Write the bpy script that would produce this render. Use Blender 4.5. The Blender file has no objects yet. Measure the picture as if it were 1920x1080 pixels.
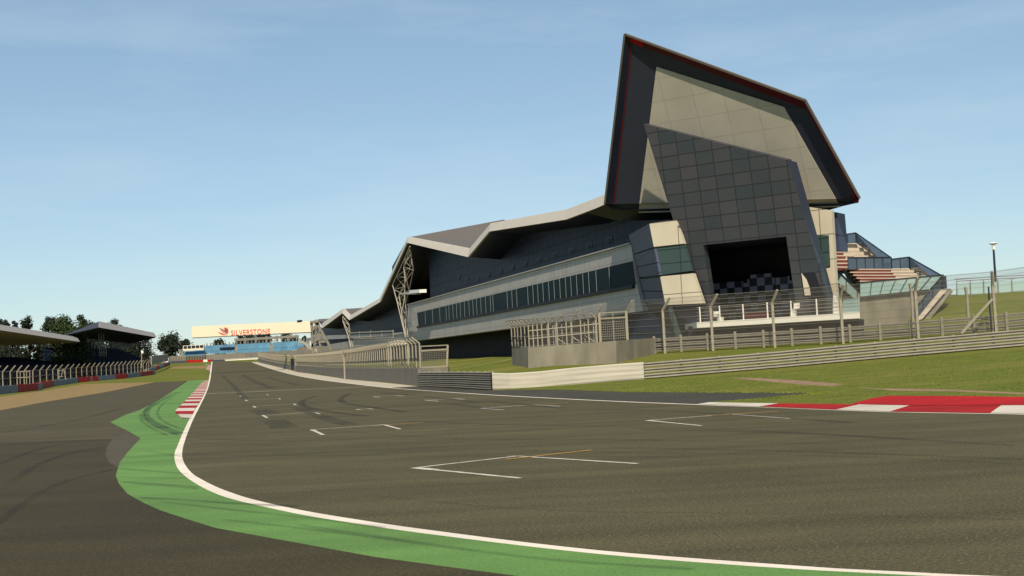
import bpy, bmesh, math, random
import numpy as np
from mathutils import Vector, Matrix, geometry
random.seed(7)
R = math.radians
scene = bpy.context.scene
col = scene.collection

# ------------------------------------------------------------------ camera
FP, PITCH, ROLL, CZ = 2200.0, 0.0572, 0.05, 1.8
cp, sp = math.cos(PITCH), math.sin(PITCH)
fw = Vector((0, cp, sp)); r0 = Vector((1, 0, 0)); u0 = Vector((0, -sp, cp))
cr = r0*math.cos(ROLL) - u0*math.sin(ROLL)
cu = r0*math.sin(ROLL) + u0*math.cos(ROLL)
CAM = Vector((0, 0, CZ))
cam_d = bpy.data.cameras.new('camera'); cam = bpy.data.objects.new('camera', cam_d); col.objects.link(cam)
cam_d.sensor_width = 36; cam_d.lens = 36*FP/1920; cam_d.clip_start = .1; cam_d.clip_end = 20000
m = Matrix((cr, cu, -fw)).transposed().to_4x4(); m.translation = CAM
cam.matrix_world = m
scene.camera = cam

def ray(px, py):
    return fw + cr*((px-960)/FP) - cu*((py-540)/FP)
def at(px, py, Y):                       # world point on that sight line at distance Y north
    d = ray(px, py); return CAM + d*(Y/d.y)
def project(p):
    v = Vector(p)-CAM; z = v.dot(fw); return (960+FP*v.dot(cr)/z, 540-FP*v.dot(cu)/z)
class Plane:
    def __init__(s, o, n): s.o = Vector(o); s.n = Vector(n).normalized(); s.axes()
    def axes(s):
        s.u = Vector((0, 0, 1)).cross(s.n).normalized(); s.v = s.n.cross(s.u).normalized()
    def off(s, d): return Plane(s.o+s.n*d, s.n)
    def hit(s, px, py):
        d = ray(px, py); return CAM + d*((s.o-CAM).dot(s.n)/d.dot(s.n))
    def uv(s, p): return ((Vector(p)-s.o).dot(s.u), (Vector(p)-s.o).dot(s.v))

# ------------------------------------------------------------------ terrain height
def T(y):
    y = min(y, 450.0); return 5e-5*max(0.0, y-110.0)**2
def G(px, py):                           # sight line meets the track surface
    d = ray(px, py); d = d/d.y
    a, b = 2.0, 470.0
    f = lambda Y: CZ + d.z*Y - T(Y)
    Y = a; st = 1.0
    while Y < b and f(Y) > 0: Y += st
    lo, hi = Y-st, Y
    for _ in range(30):
        mid = .5*(lo+hi)
        if f(mid) > 0: lo = mid
        else: hi = mid
    Y = hi; return Vector((d.x*Y, Y, T(Y)))
RE = [(2200,786),(2050,781),(1920,776.8),(1812,775),(1681,773),(1542,768),(1411,762.6),(1240,756.4),(1180,754),(1052.5,748),(896,739.5),(740,728.5),(692.5,723.5),(640,717.4),(588,710.2),(526,696.5),(496,687.5),(471.7,679)]
REW = [G(*p) for p in RE]
_ys = np.array([p.y for p in REW]); _xs = np.array([p.x for p in REW])
_o = np.argsort(_ys); _ys = _ys[_o]; _xs = _xs[_o]
def XE(y):
    if y < _ys[0]: return float(_xs[0] + (_ys[0]-y)*2.0)
    return float(np.interp(y, _ys, _xs))

# building front line (plan)
B0 = Vector((11.9, 109, 0)); BD = Vector((-.275, .9614, 0)).normalized(); BN = Vector((-BD.y, BD.x, 0))
FAC = Plane(B0, BN)
def fpt(t, off=0, z=0): return B0 + BD*t + BN*off + Vector((0, 0, z))

ctrl = []
def cpt(px, py, Y): p = at(px, py, Y); ctrl.append((p.x, p.y, p.z)); return p
for p in [(925,731.5,62.9),(1060,723,62.5),(1208,712,62),(1450,692,61),(1700,669,60.4),(1920,650,60),(2100,634,59)]: cpt(*p)
WALL2 = [cpt(960.6,683.5,86), cpt(989.8,687,80), cpt(1155.4,681.5,78), cpt(1228,663.8,84)]
FEN2 = [(2020,606,73.5),(1868,625,75),(1722,634,77),(1581,645,79),(1453,652,81),(1337,658,82.5),(1247,663,84)]
FEN2W = [cpt(*p) for p in FEN2]
for t in range(0, 300, 30):
    p = fpt(t, -2); ctrl.append((p.x, p.y, 1.8 if t < 190 else 1.8+(t-190)*.012))
    p = fpt(t, -40); ctrl.append((p.x, p.y, 2.2))
for p in REW[::2]: ctrl.append((p.x, p.y, p.z))
for x, y in ((60,60),(80,100),(40,110)): ctrl.append((x, y, 1.9))
cpt(860,690,92); cpt(900,676,120)
for q in ((484,679),(520,690),(551,696.4),(600,704),(651,711),(716,718),(784.5,724.3),(822,726),(860,727.6),(500,674.5),(600,697),(700,707),(800,712)):
    p = G(*q); ctrl.append((p.x, p.y, p.z))
CP = np.array(ctrl); CB = CP[:, 2]-np.array([T(y) for y in CP[:, 1]])
_D = np.sqrt(((CP[:, None, :2]-CP[None, :, :2])**2).sum(-1))
_W = np.linalg.solve(_D+np.eye(len(CP))*1e-4, CB)
def H(x, y):
    d = x-XE(y)
    if d <= 0: return T(y)
    r = np.sqrt((CP[:, 0]-x)**2+(CP[:, 1]-y)**2)
    b = max(-.2, min(2.6, float(r @ _W)))
    w = min(1.0, d/3.0); w = w*w*(3-2*w)
    if d > 150 or y > 420 or y < -10:
        w *= max(0, 1-max(0, d-150)/80)*max(0, 1-max(0, y-420)/40)*max(0, 1+min(0, y+10)/40)
    return T(y)+b*w

# ------------------------------------------------------------------ materials
def nmat(name):
    m = bpy.data.materials.new(name); m.use_nodes = True
    nt = m.node_tree; b = nt.nodes['Principled BSDF']; return m, nt, b
def L(nt, a, b): nt.links.new(a, b)
def node(nt, typ, **kw):
    n = nt.nodes.new(typ)
    for k, v in kw.items():
        if k in n.inputs: n.inputs[k].default_value = v
        else: setattr(n, k, v)
    return n
def rgb(c): return (c[0], c[1], c[2], 1)
def mat(name, c, rough=.7, var=.12, scale=3.0, metal=0.0, spec=.3, bump=0.0, stretch=(1, 1, 1), detail=4):
    m, nt, b = nmat(name)
    tc = node(nt, 'ShaderNodeTexCoord'); mp = node(nt, 'ShaderNodeMapping'); mp.inputs['Scale'].default_value = stretch
    L(nt, tc.outputs['Object'], mp.inputs['Vector'])
    nz = node(nt, 'ShaderNodeTexNoise'); nz.inputs['Scale'].default_value = scale; nz.inputs['Detail'].default_value = detail
    L(nt, mp.outputs[0], nz.inputs['Vector'])
    rp = node(nt, 'ShaderNodeValToRGB')
    rp.color_ramp.elements[0].position = .3; rp.color_ramp.elements[1].position = .7
    rp.color_ramp.elements[0].color = rgb([x*(1-var) for x in c]); rp.color_ramp.elements[1].color = rgb([min(1, x*(1+var)) for x in c])
    L(nt, nz.outputs[0], rp.inputs[0]); L(nt, rp.outputs[0], b.inputs['Base Color'])
    b.inputs['Roughness'].default_value = rough; b.inputs['Metallic'].default_value = metal; b.inputs['Specular IOR Level'].default_value = spec
    if bump:
        bp = node(nt, 'ShaderNodeBump'); bp.inputs['Strength'].default_value = bump
        L(nt, nz.outputs[0], bp.inputs['Height']); L(nt, bp.outputs[0], b.inputs['Normal'])
    return m
def panelmat(name, c1, c2, line, w, h, mortar=.03, rough=.5, spec=.4, metal=0.0, bias=0.0, var=.08):
    """panel grid in UV metres"""
    m, nt, b = nmat(name)
    uv = node(nt, 'ShaderNodeUVMap')
    br = node(nt, 'ShaderNodeTexBrick'); br.offset = 0; br.squash = 1
    br.inputs['Scale'].default_value = 1; br.inputs['Brick Width'].default_value = w; br.inputs['Row Height'].default_value = h
    br.inputs['Mortar Size'].default_value = mortar; br.inputs['Mortar Smooth'].default_value = 0; br.inputs['Bias'].default_value = bias
    br.inputs['Color1'].default_value = rgb(c1); br.inputs['Color2'].default_value = rgb(c2); br.inputs['Mortar'].default_value = rgb(line)
    L(nt, uv.outputs[0], br.inputs['Vector'])
    nz = node(nt, 'ShaderNodeTexNoise'); nz.inputs['Scale'].default_value = .35; nz.inputs['Detail'].default_value = 6
    L(nt, uv.outputs[0], nz.inputs['Vector'])
    mr = node(nt, 'ShaderNodeMapRange'); mr.inputs['From Min'].default_value = .3; mr.inputs['From Max'].default_value = .7
    mr.inputs['To Min'].default_value = 1-var; mr.inputs['To Max'].default_value = 1+var
    L(nt, nz.outputs[0], mr.inputs[0])
    mx = node(nt, 'ShaderNodeMix', data_type='RGBA', blend_type='MULTIPLY'); mx.inputs[0].default_value = 1
    L(nt, br.outputs[0], mx.inputs[6]); L(nt, mr.outputs[0], mx.inputs[7])
    L(nt, mx.outputs[2], b.inputs['Base Color'])
    b.inputs['Roughness'].default_value = rough; b.inputs['Specular IOR Level'].default_value = spec; b.inputs['Metallic'].default_value = metal
    return m
def meshmat(name, c, pitch, wire, diamond=True):
    """wire netting: gaps between the wires are open"""
    m, nt, b = nmat(name); b.inputs['Base Color'].default_value = rgb(c); b.inputs['Roughness'].default_value = .6
    uv = node(nt, 'ShaderNodeUVMap'); sx = node(nt, 'ShaderNodeSeparateXYZ'); L(nt, uv.outputs[0], sx.inputs[0])
    def fr(sock):
        d = node(nt, 'ShaderNodeMath', operation='DIVIDE'); L(nt, sock, d.inputs[0]); d.inputs[1].default_value = pitch
        f = node(nt, 'ShaderNodeMath', operation='FRACT'); L(nt, d.outputs[0], f.inputs[0])
        l = node(nt, 'ShaderNodeMath', operation='LESS_THAN'); L(nt, f.outputs[0], l.inputs[0]); l.inputs[1].default_value = wire/pitch
        return l.outputs[0]
    if diamond:
        a = node(nt, 'ShaderNodeMath', operation='ADD'); L(nt, sx.outputs[0], a.inputs[0]); L(nt, sx.outputs[1], a.inputs[1])
        s = node(nt, 'ShaderNodeMath', operation='SUBTRACT'); L(nt, sx.outputs[0], s.inputs[0]); L(nt, sx.outputs[1], s.inputs[1])
        o1, o2 = fr(a.outputs[0]), fr(s.outputs[0])
    else: o1, o2 = fr(sx.outputs[0]), fr(sx.outputs[1])
    mx = node(nt, 'ShaderNodeMath', operation='MAXIMUM'); L(nt, o1, mx.inputs[0]); L(nt, o2, mx.inputs[1])
    tr = node(nt, 'ShaderNodeBsdfTransparent'); ms = node(nt, 'ShaderNodeMixShader')
    L(nt, mx.outputs[0], ms.inputs[0]); L(nt, tr.outputs[0], ms.inputs[1]); L(nt, b.outputs[0], ms.inputs[2])
    L(nt, ms.outputs[0], nt.nodes['Material Output'].inputs['Surface'])
    return m
def asphalt(name, c, streak=.18, ang=0.0, fine=.22, chips=3.0):
    m, nt, b = nmat(name)
    tc = node(nt, 'ShaderNodeTexCoord')
    def noise(scale, st, det=4, rot=0):
        mp = node(nt, 'ShaderNodeMapping'); mp.inputs['Scale'].default_value = st; mp.inputs['Rotation'].default_value = (0, 0, rot)
        L(nt, tc.outputs['Object'], mp.inputs['Vector'])
        n = node(nt, 'ShaderNodeTexNoise'); n.inputs['Scale'].default_value = scale; n.inputs['Detail'].default_value = det
        L(nt, mp.outputs[0], n.inputs['Vector']); return n.outputs[0]
    def rng(s, lo, hi, a=.3, z=.7):
        r = node(nt, 'ShaderNodeMapRange'); L(nt, s, r.inputs[0]); r.inputs['From Min'].default_value = a; r.inputs['From Max'].default_value = z
        r.inputs['To Min'].default_value = lo; r.inputs['To Max'].default_value = hi; return r.outputs[0]
    def mul(a, b_):
        x = node(nt, 'ShaderNodeMath', operation='MULTIPLY'); L(nt, a, x.inputs[0]); L(nt, b_, x.inputs[1]); return x.outputs[0]
    s1 = rng(noise(1.0, (.05, 1.4, 1), 5, ang), 1-streak, 1+streak*.6)
    s2 = rng(noise(1.0, (.02, .35, 1), 3, ang), 1-streak, 1+streak*.5)
    s3 = rng(noise(26, (1, 1, 1), 3), 1-fine, 1+fine)
    s4 = mul(rng(noise(.12, (1, 1, 1), 4), .88, 1.10), rng(noise(.9, (.6, 1, 1), 6), .88, 1.10))
    f = mul(mul(s1, s2), mul(s3, s4))
    sp_ = noise(38, (1, 1, 1), 1)                                   # pale stone chips
    chip = rng(sp_, 0, 1, .66, .73)
    mx = node(nt, 'ShaderNodeMix', data_type='RGBA', blend_type='MULTIPLY'); mx.inputs[0].default_value = 1
    mx.inputs[6].default_value = rgb(c); L(nt, f, mx.inputs[7])
    m2 = node(nt, 'ShaderNodeMix', data_type='RGBA'); L(nt, chip, m2.inputs[0]); L(nt, mx.outputs[2], m2.inputs[6]); m2.inputs[7].default_value = rgb([min(1, x*chips) for x in c])
    L(nt, m2.outputs[2], b.inputs['Base Color'])
    b.inputs['Roughness'].default_value = .85; b.inputs['Specular IOR Level'].default_value = .2
    bp = node(nt, 'ShaderNodeBump'); bp.inputs['Strength'].default_value = .35; bp.inputs['Distance'].default_value = .02
    L(nt, sp_, bp.inputs['Height']); L(nt, bp.outputs[0], b.inputs['Normal'])
    return m
def grassmat(name, c1, c2, dry):
    m, nt, b = nmat(name); tc = node(nt, 'ShaderNodeTexCoord')
    def nz(scale, st=(1, 1, 1), det=5):
        mp = node(nt, 'ShaderNodeMapping'); mp.inputs['Scale'].default_value = st; L(nt, tc.outputs['Object'], mp.inputs['Vector'])
        n = node(nt, 'ShaderNodeTexNoise'); n.inputs['Scale'].default_value = scale; n.inputs['Detail'].default_value = det
        L(nt, mp.outputs[0], n.inputs['Vector']); return n.outputs[0]
    r1 = node(nt, 'ShaderNodeValToRGB'); r1.color_ramp.elements[0].position = .35; r1.color_ramp.elements[1].position = .68
    r1.color_ramp.elements[0].color = rgb(c1); r1.color_ramp.elements[1].color = rgb(c2)
    L(nt, nz(2.2, (.35, 1, 1)), r1.inputs[0])
    r2 = node(nt, 'ShaderNodeMapRange'); r2.inputs['From Min'].default_value = .5; r2.inputs['From Max'].default_value = .75
    L(nt, nz(.16, (.5, 1.2, 1)), r2.inputs[0])
    mx = node(nt, 'ShaderNodeMix', data_type='RGBA'); L(nt, r2.outputs[0], mx.inputs[0]); L(nt, r1.outputs[0], mx.inputs[6]); mx.inputs[7].default_value = rgb(dry)
    fine = nz(14, (1, 1, 1), 3)
    r3 = node(nt, 'ShaderNodeMapRange'); r3.inputs['From Min'].default_value = .3; r3.inputs['From Max'].default_value = .7; r3.inputs['To Min'].default_value = .72; r3.inputs['To Max'].default_value = 1.25
    L(nt, fine, r3.inputs[0])
    m2 = node(nt, 'ShaderNodeMix', data_type='RGBA', blend_type='MULTIPLY'); m2.inputs[0].default_value = 1
    L(nt, mx.outputs[2], m2.inputs[6]); L(nt, r3.outputs[0], m2.inputs[7]); L(nt, m2.outputs[2], b.inputs['Base Color'])
    b.inputs['Roughness'].default_value = .95; b.inputs['Specular IOR Level'].default_value = .08
    bp = node(nt, 'ShaderNodeBump'); bp.inputs['Strength'].default_value = .6; bp.inputs['Distance'].default_value = .06
    L(nt, fine, bp.inputs['Height']); L(nt, bp.outputs[0], b.inputs['Normal'])
    return m
def wash(name, c, alpha):                # thin rubber film: lets the surface below show
    m, nt, b = nmat(name); b.inputs['Base Color'].default_value = rgb(c); b.inputs['Roughness'].default_value = .8
    tc = node(nt, 'ShaderNodeTexCoord'); n = node(nt, 'ShaderNodeTexNoise'); n.inputs['Scale'].default_value = .5; n.inputs['Detail'].default_value = 3
    L(nt, tc.outputs['Object'], n.inputs['Vector'])
    r = node(nt, 'ShaderNodeMapRange'); r.inputs['From Min'].default_value = .35; r.inputs['From Max'].default_value = .7; r.inputs['To Min'].default_value = alpha*.35; r.inputs['To Max'].default_value = alpha
    L(nt, n.outputs[0], r.inputs[0]); L(nt, r.outputs[0], b.inputs['Alpha'])
    return m

M = {}
M['track'] = asphalt('track_asphalt', (.089, .0750, .0330), .17, 0.0, .34)
M['runoff'] = asphalt('runoff_asphalt', (.052, .0415, .0165), .18, .5, .34)
M['runoff_mid'] = asphalt('runoff_asphalt_mid', (.078, .064, .030), .14, .25, .3)
M['runoff_pale'] = asphalt('runoff_asphalt_pale', (.082, .070, .042), .06, .5)
M['runoff_dark'] = asphalt('shoulder_asphalt', (.058, .052, .036), .08)
M['green'] = asphalt('green_paint', (.130, .250, .062), .12, .0, .16, chips=.55)
M['white'] = asphalt('white_line_paint', (.80, .69, .56), .04, 0, .06, chips=.8)
M['concrete_strip'] = mat('concrete_apron', (.47, .41, .30), .9, .10, 1.5)
M['grass'] = grassmat('grass', (.100, .122, .018), (.160, .165, .028), (.215, .180, .048))
M['grass_tuft'] = mat('grass_blades', (.135, .150, .026), .95, .30, .7, spec=.05)
M['grass_far'] = M['grass']
M['gravel'] = mat('gravel', (.245, .162, .058), .95, .18, 1.2, bump=.3, detail=8)
M['dirt'] = mat('dirt', (.27, .165, .095), .95, .2, 1.6, detail=8)
M['red'] = asphalt('red_paint', (.40, .008, .008), .10, .3, .18, chips=.6)
M['redk'] = asphalt('kerb_red_paint', (.36, .011, .008), .14, .6, .22, chips=.4)
M['kwhite'] = asphalt('kerb_white_paint', (.60, .53, .43), .12, .6, .14, chips=.5)
M['worn'] = mat('worn_white_paint', (.54, .48, .38), .75, .35, 5, detail=8)
M['orange'] = mat('orange_paint', (.55, .30, .06), .7, .08, 4)
M['rubber'] = wash('tyre_rubber', (.014, .013, .011), .46)
M['rubber_soft'] = wash('tyre_rubber_faint', (.016, .015, .012), .30)
M['concrete'] = mat('concrete', (.205, .182, .132), .9, .24, .9, stretch=(1, 1, .35), detail=8)
M['concrete_d'] = mat('concrete_grey', (.165, .15, .125), .9, .12, .8, stretch=(1, 1, .3), detail=8)
M['steel'] = mat('galvanised_steel', (.30, .265, .205), .6, .12, 2.0, metal=.0, spec=.3)
M['post'] = mat('fence_post_paint', (.29, .25, .18), .6, .08, 3)
M['band'] = mat('white_belt', (.45, .405, .32), .7, .16, 1.2, stretch=(.3, .3, 4), detail=8)
M['roof'] = mat('roof_membrane', (.135, .115, .095), .8, .05, .5)
M['fascia'] = mat('roof_fascia_panel', (.53, .465, .37), .5, .04, .4)
M['navy'] = mat('navy_soffit', (.007, .010, .024), .5, .15, .4)
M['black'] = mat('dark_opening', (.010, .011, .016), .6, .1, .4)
M['red_dk'] = mat('red_rim', (.085, .005, .012), .45, .08, 1)
M['frame'] = mat('charcoal_frame', (.030, .034, .050), .55, .08, .6)  # charcoal tinted blue to carry the colour of the shade
M['clad'] = panelmat('cladding_panel', (.40, .365, .325), (.415, .38, .34), (.19, .175, .155), 1.5, 1.15, .022, .55, .3)
M['cream'] = panelmat('cream_panel', (.52, .455, .335), (.535, .47, .345), (.15, .13, .10), 2.6, 2.0, .035, .5, .3)
M['soffit'] = panelmat('cream_soffit', (.45, .405, .325), (.456, .41, .33), (.39, .35, .28), 2.6, 1.9, .05, .55, .3)
M['tile'] = panelmat('dark_tile', (.058, .056, .060), (.037, .047, .051), (.024, .024, .026), 1.5, 1.05, .04, .45, .25, var=.05)
M['glass_up'] = panelmat('navy_glazing', (.017, .026, .050), (.022, .033, .060), (.007, .009, .014), 2.2, 1.6, .13, .45, .06)
M['side'] = panelmat('navy_shade_panel', (.044, .052, .098), (.048, .056, .106), (.012, .014, .022), 5.5, 2.0, .05, .5, .3)  # block side face: shade put into the base as navy; tower shares it
M['teal'] = panelmat('teal_glass', (.010, .022, .027), (.013, .026, .031), (.014, .018, .018), 40, 1.15, .05, .5, .03)
M['teal2'] = panelmat('teal_glass_front', (.042, .070, .064), (.045, .074, .068), (.02, .03, .03), 2.6, 1.15, .04, .3, .15)
M['mull'] = mat('mullion', (.16, .19, .19), .5, .05, 2)
M['garage'] = panelmat('garage_front', (.014, .016, .022), (.017, .019, .026), (.006, .006, .008), 3.6, 4.5, .12, .6, .08)
M['whitesteel'] = mat('white_steel', (.42, .375, .29), .5, .06, 2)
M['white_slab'] = mat('white_render', (.80, .74, .62), .6, .04, 1)
M['lamp'] = mat('white_lamp', (.8, .78, .72), .4, .03, 2)
M['seatnavy'] = panelmat('navy_seats', (.005, .011, .026), (.007, .015, .034), (.003, .005, .009), .6, 2.6, .06, .8, .03)
M['seatblue'] = panelmat('blue_seats', (.085, .20, .275), (.105, .235, .31), (.05, .12, .17), 1.1, 3.0, .10, .6, .3, var=.2)
M['seatred'] = mat('red_brown_step', (.125, .030, .020), .8, .12, 1)
M['step'] = mat('pale_step', (.45, .375, .285), .85, .12, .8, detail=8)
M['beam'] = mat('beige_steel', (.20, .178, .14), .6, .08, 2)
M['roofmetal'] = mat('stand_roof_metal', (.30, .26, .22), .6, .08, .6)
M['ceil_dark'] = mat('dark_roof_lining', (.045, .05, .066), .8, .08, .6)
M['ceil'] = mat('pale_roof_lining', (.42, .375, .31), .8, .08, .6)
M['bred'] = mat('shaded_red_belt', (.33, .022, .025), .7, .15, 1.2)  # red belts darkened to carry the shade on their faces
M['stepred'] = mat('dark_red_step', (.075, .008, .010), .8, .1, 1)
M['redline'] = mat('thin_red_line', (.11, .005, .007), .6, .05, 1)
M['bgrey'] = mat('grey_blue_belt', (.17, .20, .24), .7, .12, 1.2)  # grey-blue belts, darkened and blued further to carry their shade
M['bnavy'] = mat('navy_belt', (.05, .05, .075), .7, .12, 1.2)
M['sign'] = mat('cream_sign_panel', (.72, .64, .46), .5, .03, .15)
M['letter'] = mat('red_lettering', (.62, .07, .04), .5, .04, 1)
M['darkblade'] = mat('dark_logo_blade', (.05, .06, .09), .5, .04, 1)
M['leaf'] = None
M['bark'] = mat('bark', (.07, .055, .04), .9, .2, 3)
M['mesh'] = meshmat('chain_link', (.16, .14, .11), .14, .0165)
M['mesh_l'] = meshmat('pale_chain_link', (.36, .32, .25), .12, .014)
M['cable'] = mat('steel_cable', (.20, .18, .15), .5, .05, 2)
M['drail'] = mat('dark_handrail', (.02, .022, .028), .4, .1, 2)
def glassmat(name, c, alpha):
    m, nt, b = nmat(name); tc = node(nt, 'ShaderNodeTexCoord'); n = node(nt, 'ShaderNodeTexNoise'); n.inputs['Scale'].default_value = .5
    L(nt, tc.outputs['Object'], n.inputs['Vector'])
    r = node(nt, 'ShaderNodeValToRGB'); r.color_ramp.elements[0].color = rgb([x*.92 for x in c]); r.color_ramp.elements[1].color = rgb([x*1.08 for x in c])
    L(nt, n.outputs[0], r.inputs[0]); L(nt, r.outputs[0], b.inputs['Base Color'])
    b.inputs['Alpha'].default_value = alpha; b.inputs['Roughness'].default_value = .12; return m
M['glass_pale'] = glassmat('pale_green_glass', (.42, .58, .54), .62)
M['glass_smoke'] = glassmat('smoked_glass', (.06, .09, .13), .82)
def checkmat():
    m, nt, b = nmat('chequered_panel'); uv = node(nt, 'ShaderNodeUVMap'); c = node(nt, 'ShaderNodeTexChecker')
    c.inputs['Color1'].default_value = (.22, .25, .34, 1); c.inputs['Color2'].default_value = (.015, .017, .028, 1); c.inputs['Scale'].default_value = 1/.7
    L(nt, uv.outputs[0], c.inputs['Vector']); L(nt, c.outputs[0], b.inputs['Base Color']); b.inputs['Roughness'].default_value = .5; return m
M['check'] = checkmat()
def leafmat(name, a, z):
    m, nt, b = nmat(name); tc = node(nt, 'ShaderNodeTexCoord'); n = node(nt, 'ShaderNodeTexNoise'); n.inputs['Scale'].default_value = .5; n.inputs['Detail'].default_value = 3
    L(nt, tc.outputs['Object'], n.inputs['Vector']); r = node(nt, 'ShaderNodeValToRGB'); r.color_ramp.elements[0].position = .35; r.color_ramp.elements[1].position = .65
    r.color_ramp.elements[0].color = rgb(a); r.color_ramp.elements[1].color = rgb(z); L(nt, n.outputs[0], r.inputs[0]); L(nt, r.outputs[0], b.inputs['Base Color'])
    b.inputs['Roughness'].default_value = .8; b.inputs['Specular IOR Level'].default_value = .1; return m
M['leaf'] = leafmat('dark_foliage', (.014, .020, .014), (.030, .040, .020))
M['leaf2'] = leafmat('green_foliage', (.022, .036, .014), (.052, .072, .024))

# ------------------------------------------------------------------ object helpers
def tag(o, label=None, cat=None, group=None, kind=None):
    if label: o['label'] = label
    if cat: o['category'] = cat
    if group: o['group'] = group
    if kind: o['kind'] = kind
    return o
def thing(name, label, cat, loc=(0, 0, 0), group=None):
    o = bpy.data.objects.new(name, None); col.objects.link(o); o.location = loc; o.empty_display_size = .5
    return tag(o, label, cat, group)
def wloc(o):
    v = Vector((0, 0, 0))
    while o is not None: v += o.location; o = o.parent
    return v
class MB:
    def __init__(s): s.v = []; s.f = []; s.uv = []; s.mi = []
    def face(s, pts, uvs=None, mi=0):
        i = len(s.v); s.v += [Vector(p) for p in pts]; s.f.append(list(range(i, i+len(pts))))
        s.uv.append(uvs if uvs else [(p[0], p[2]) for p in pts]); s.mi.append(mi); return s
    def obox(s, c, ax, ay, az, mi=0):     # oriented box: centre, half vectors
        c = Vector(c); ax = Vector(ax); ay = Vector(ay); az = Vector(az)
        P = lambda i, j, k: c+ax*i+ay*j+az*k
        la, lb, lc = ax.length, ay.length, az.length
        for q, d in (([(-1,-1,-1),(1,-1,-1),(1,-1,1),(-1,-1,1)], (la, lc)), ([(1,1,-1),(-1,1,-1),(-1,1,1),(1,1,1)], (la, lc)), ([(-1,1,-1),(-1,-1,-1),(-1,-1,1),(-1,1,1)], (lb, lc)),
                     ([(1,-1,-1),(1,1,-1),(1,1,1),(1,-1,1)], (lb, lc)), ([(-1,-1,1),(1,-1,1),(1,1,1),(-1,1,1)], (la, lb)), ([(-1,1,-1),(1,1,-1),(1,-1,-1),(-1,-1,-1)], (la, lb))):
            s.face([P(*t) for t in q], [(0, 0), (2*d[0], 0), (2*d[0], 2*d[1]), (0, 2*d[1])], mi)
        return s
    def bar(s, a, b, w, h=None, up=(0, 0, 1), mi=0):
        a = Vector(a); b = Vector(b); h = h or w; d = b-a; ln = d.length
        if ln < 1e-6: return s
        d = d/ln; u = Vector(up)
        if abs(d.dot(u)) > .98: u = Vector((0, 1, 0))
        x = d.cross(u).normalized(); y = x.cross(d).normalized()
        return s.obox((a+b)/2, x*(w/2), d*(ln/2), y*(h/2), mi)
    def tube(s, a, b, r1, r2=None, n=6, mi=0):
        a = Vector(a); b = Vector(b); r2 = r1 if r2 is None else r2; d = (b-a).normalized()
        u = Vector((0, 0, 1)) if abs(d.z) < .9 else Vector((1, 0, 0))
        x = d.cross(u).normalized(); y = x.cross(d)
        A = [a+x*(r1*math.cos(2*math.pi*i/n))+y*(r1*math.sin(2*math.pi*i/n)) for i in range(n)]
        B = [b+x*(r2*math.cos(2*math.pi*i/n))+y*(r2*math.sin(2*math.pi*i/n)) for i in range(n)]
        for i in range(n): j = (i+1) % n; s.face([A[i], A[j], B[j], B[i]], mi=mi)
        s.face(A[::-1], mi=mi); s.face(B, mi=mi); return s
    def prism(s, pts, vec, plane=None, mi=0):  # polygon + extrusion
        pts = [Vector(p) for p in pts]; vec = Vector(vec); q = [p+vec for p in pts]
        uf = (lambda p: plane.uv(p)) if plane else (lambda p: (p.x, p.z))
        s.face(pts, [uf(p) for p in pts], mi); s.face(q[::-1], [uf(p) for p in q[::-1]], mi)
        n = len(pts)
        for i in range(n):
            j = (i+1) % n; s.face([pts[j], pts[i], q[i], q[j]], [uf(pts[j]), uf(pts[i]), uf(pts[i]), uf(pts[j])], mi)
        return s
    def mesh(s, name, mats, origin=(0, 0, 0), merge=True):
        o = Vector(origin); me = bpy.data.meshes.new(name)
        me.from_pydata([tuple(p-o) for p in s.v], [], s.f)
        ul = me.uv_layers.new(name='UVMap'); k = 0
        for uvs in s.uv:
            for t in uvs: ul.data[k].uv = t; k += 1
        for mm in (mats if isinstance(mats, (list, tuple)) else [mats]): me.materials.append(mm)
        for p, mi in zip(me.polygons, s.mi): p.material_index = mi
        if merge:
            bm = bmesh.new(); bm.from_mesh(me); bmesh.ops.remove_doubles(bm, verts=bm.verts, dist=1e-4)
            bmesh.ops.recalc_face_normals(bm, faces=bm.faces); bm.to_mesh(me); bm.free()
        me.update(); return me
    def build(s, name, mats, parent=None, merge=True):
        og = wloc(parent) if parent else (0, 0, 0)
        me = s.mesh(name, mats, og, merge); o = bpy.data.objects.new(name, me); col.objects.link(o)
        if parent: o.parent = parent
        return o
def put(name, me, parent, loc, rz=0):
    o = bpy.data.objects.new(name, me); col.objects.link(o); o.rotation_euler[2] = rz
    if parent: o.parent = parent; o.location = Vector(loc)-wloc(parent)
    else: o.location = loc
    return o

# ------------------------------------------------------------------ ground sheet cut into zones
def gp(l): return [G(*p) for p in l]
WL_L = [(1693,1080),(1268,1052),(1041.7,1031),(758,995.5),(650,979),(560,964.3),(474.7,945.3),(443,938),(411.8,928.6),(380,914.5),(352,897),(336,883),(328.4,868.8),(326.8,856),(328,846),(332.5,837),(341,815),(353.5,788.6),(364.6,771),(377,751),(386,733.5),(391,714.6),(393.6,699),(395.6,684),(397,677)]
WL_R = [(1778,1080),(1268,1045),(1041.7,1024.3),(758,987.7),(650,971),(559.7,956),(474.7,936.8),(437,925),(405.5,913),(380,900),(361,889),(349,875),(342.5,862.5),(341,850),(344,834),(350.4,815),(361,788.6),(374,763),(385,741),(392.3,721),(396,699),(397.6,684),(398.6,677)]
wl_l = [Vector((30, -6, 0)), Vector((10, 5.2, 0))]+gp(WL_L); wl_r = [Vector((30, -5.7, 0)), Vector((10, 5.5, 0))]+gp(WL_R)
far_y = wl_l[-1].y
def smooth(pts, n=2):
    for _ in range(n):
        q = [pts[0]]
        for a, b in zip(pts, pts[1:]): q += [a*.75+b*.25, a*.25+b*.75]
        q.append(pts[-1]); pts = q
    return pts
wl_l = smooth(wl_l); wl_r = smooth(wl_r)
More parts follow.
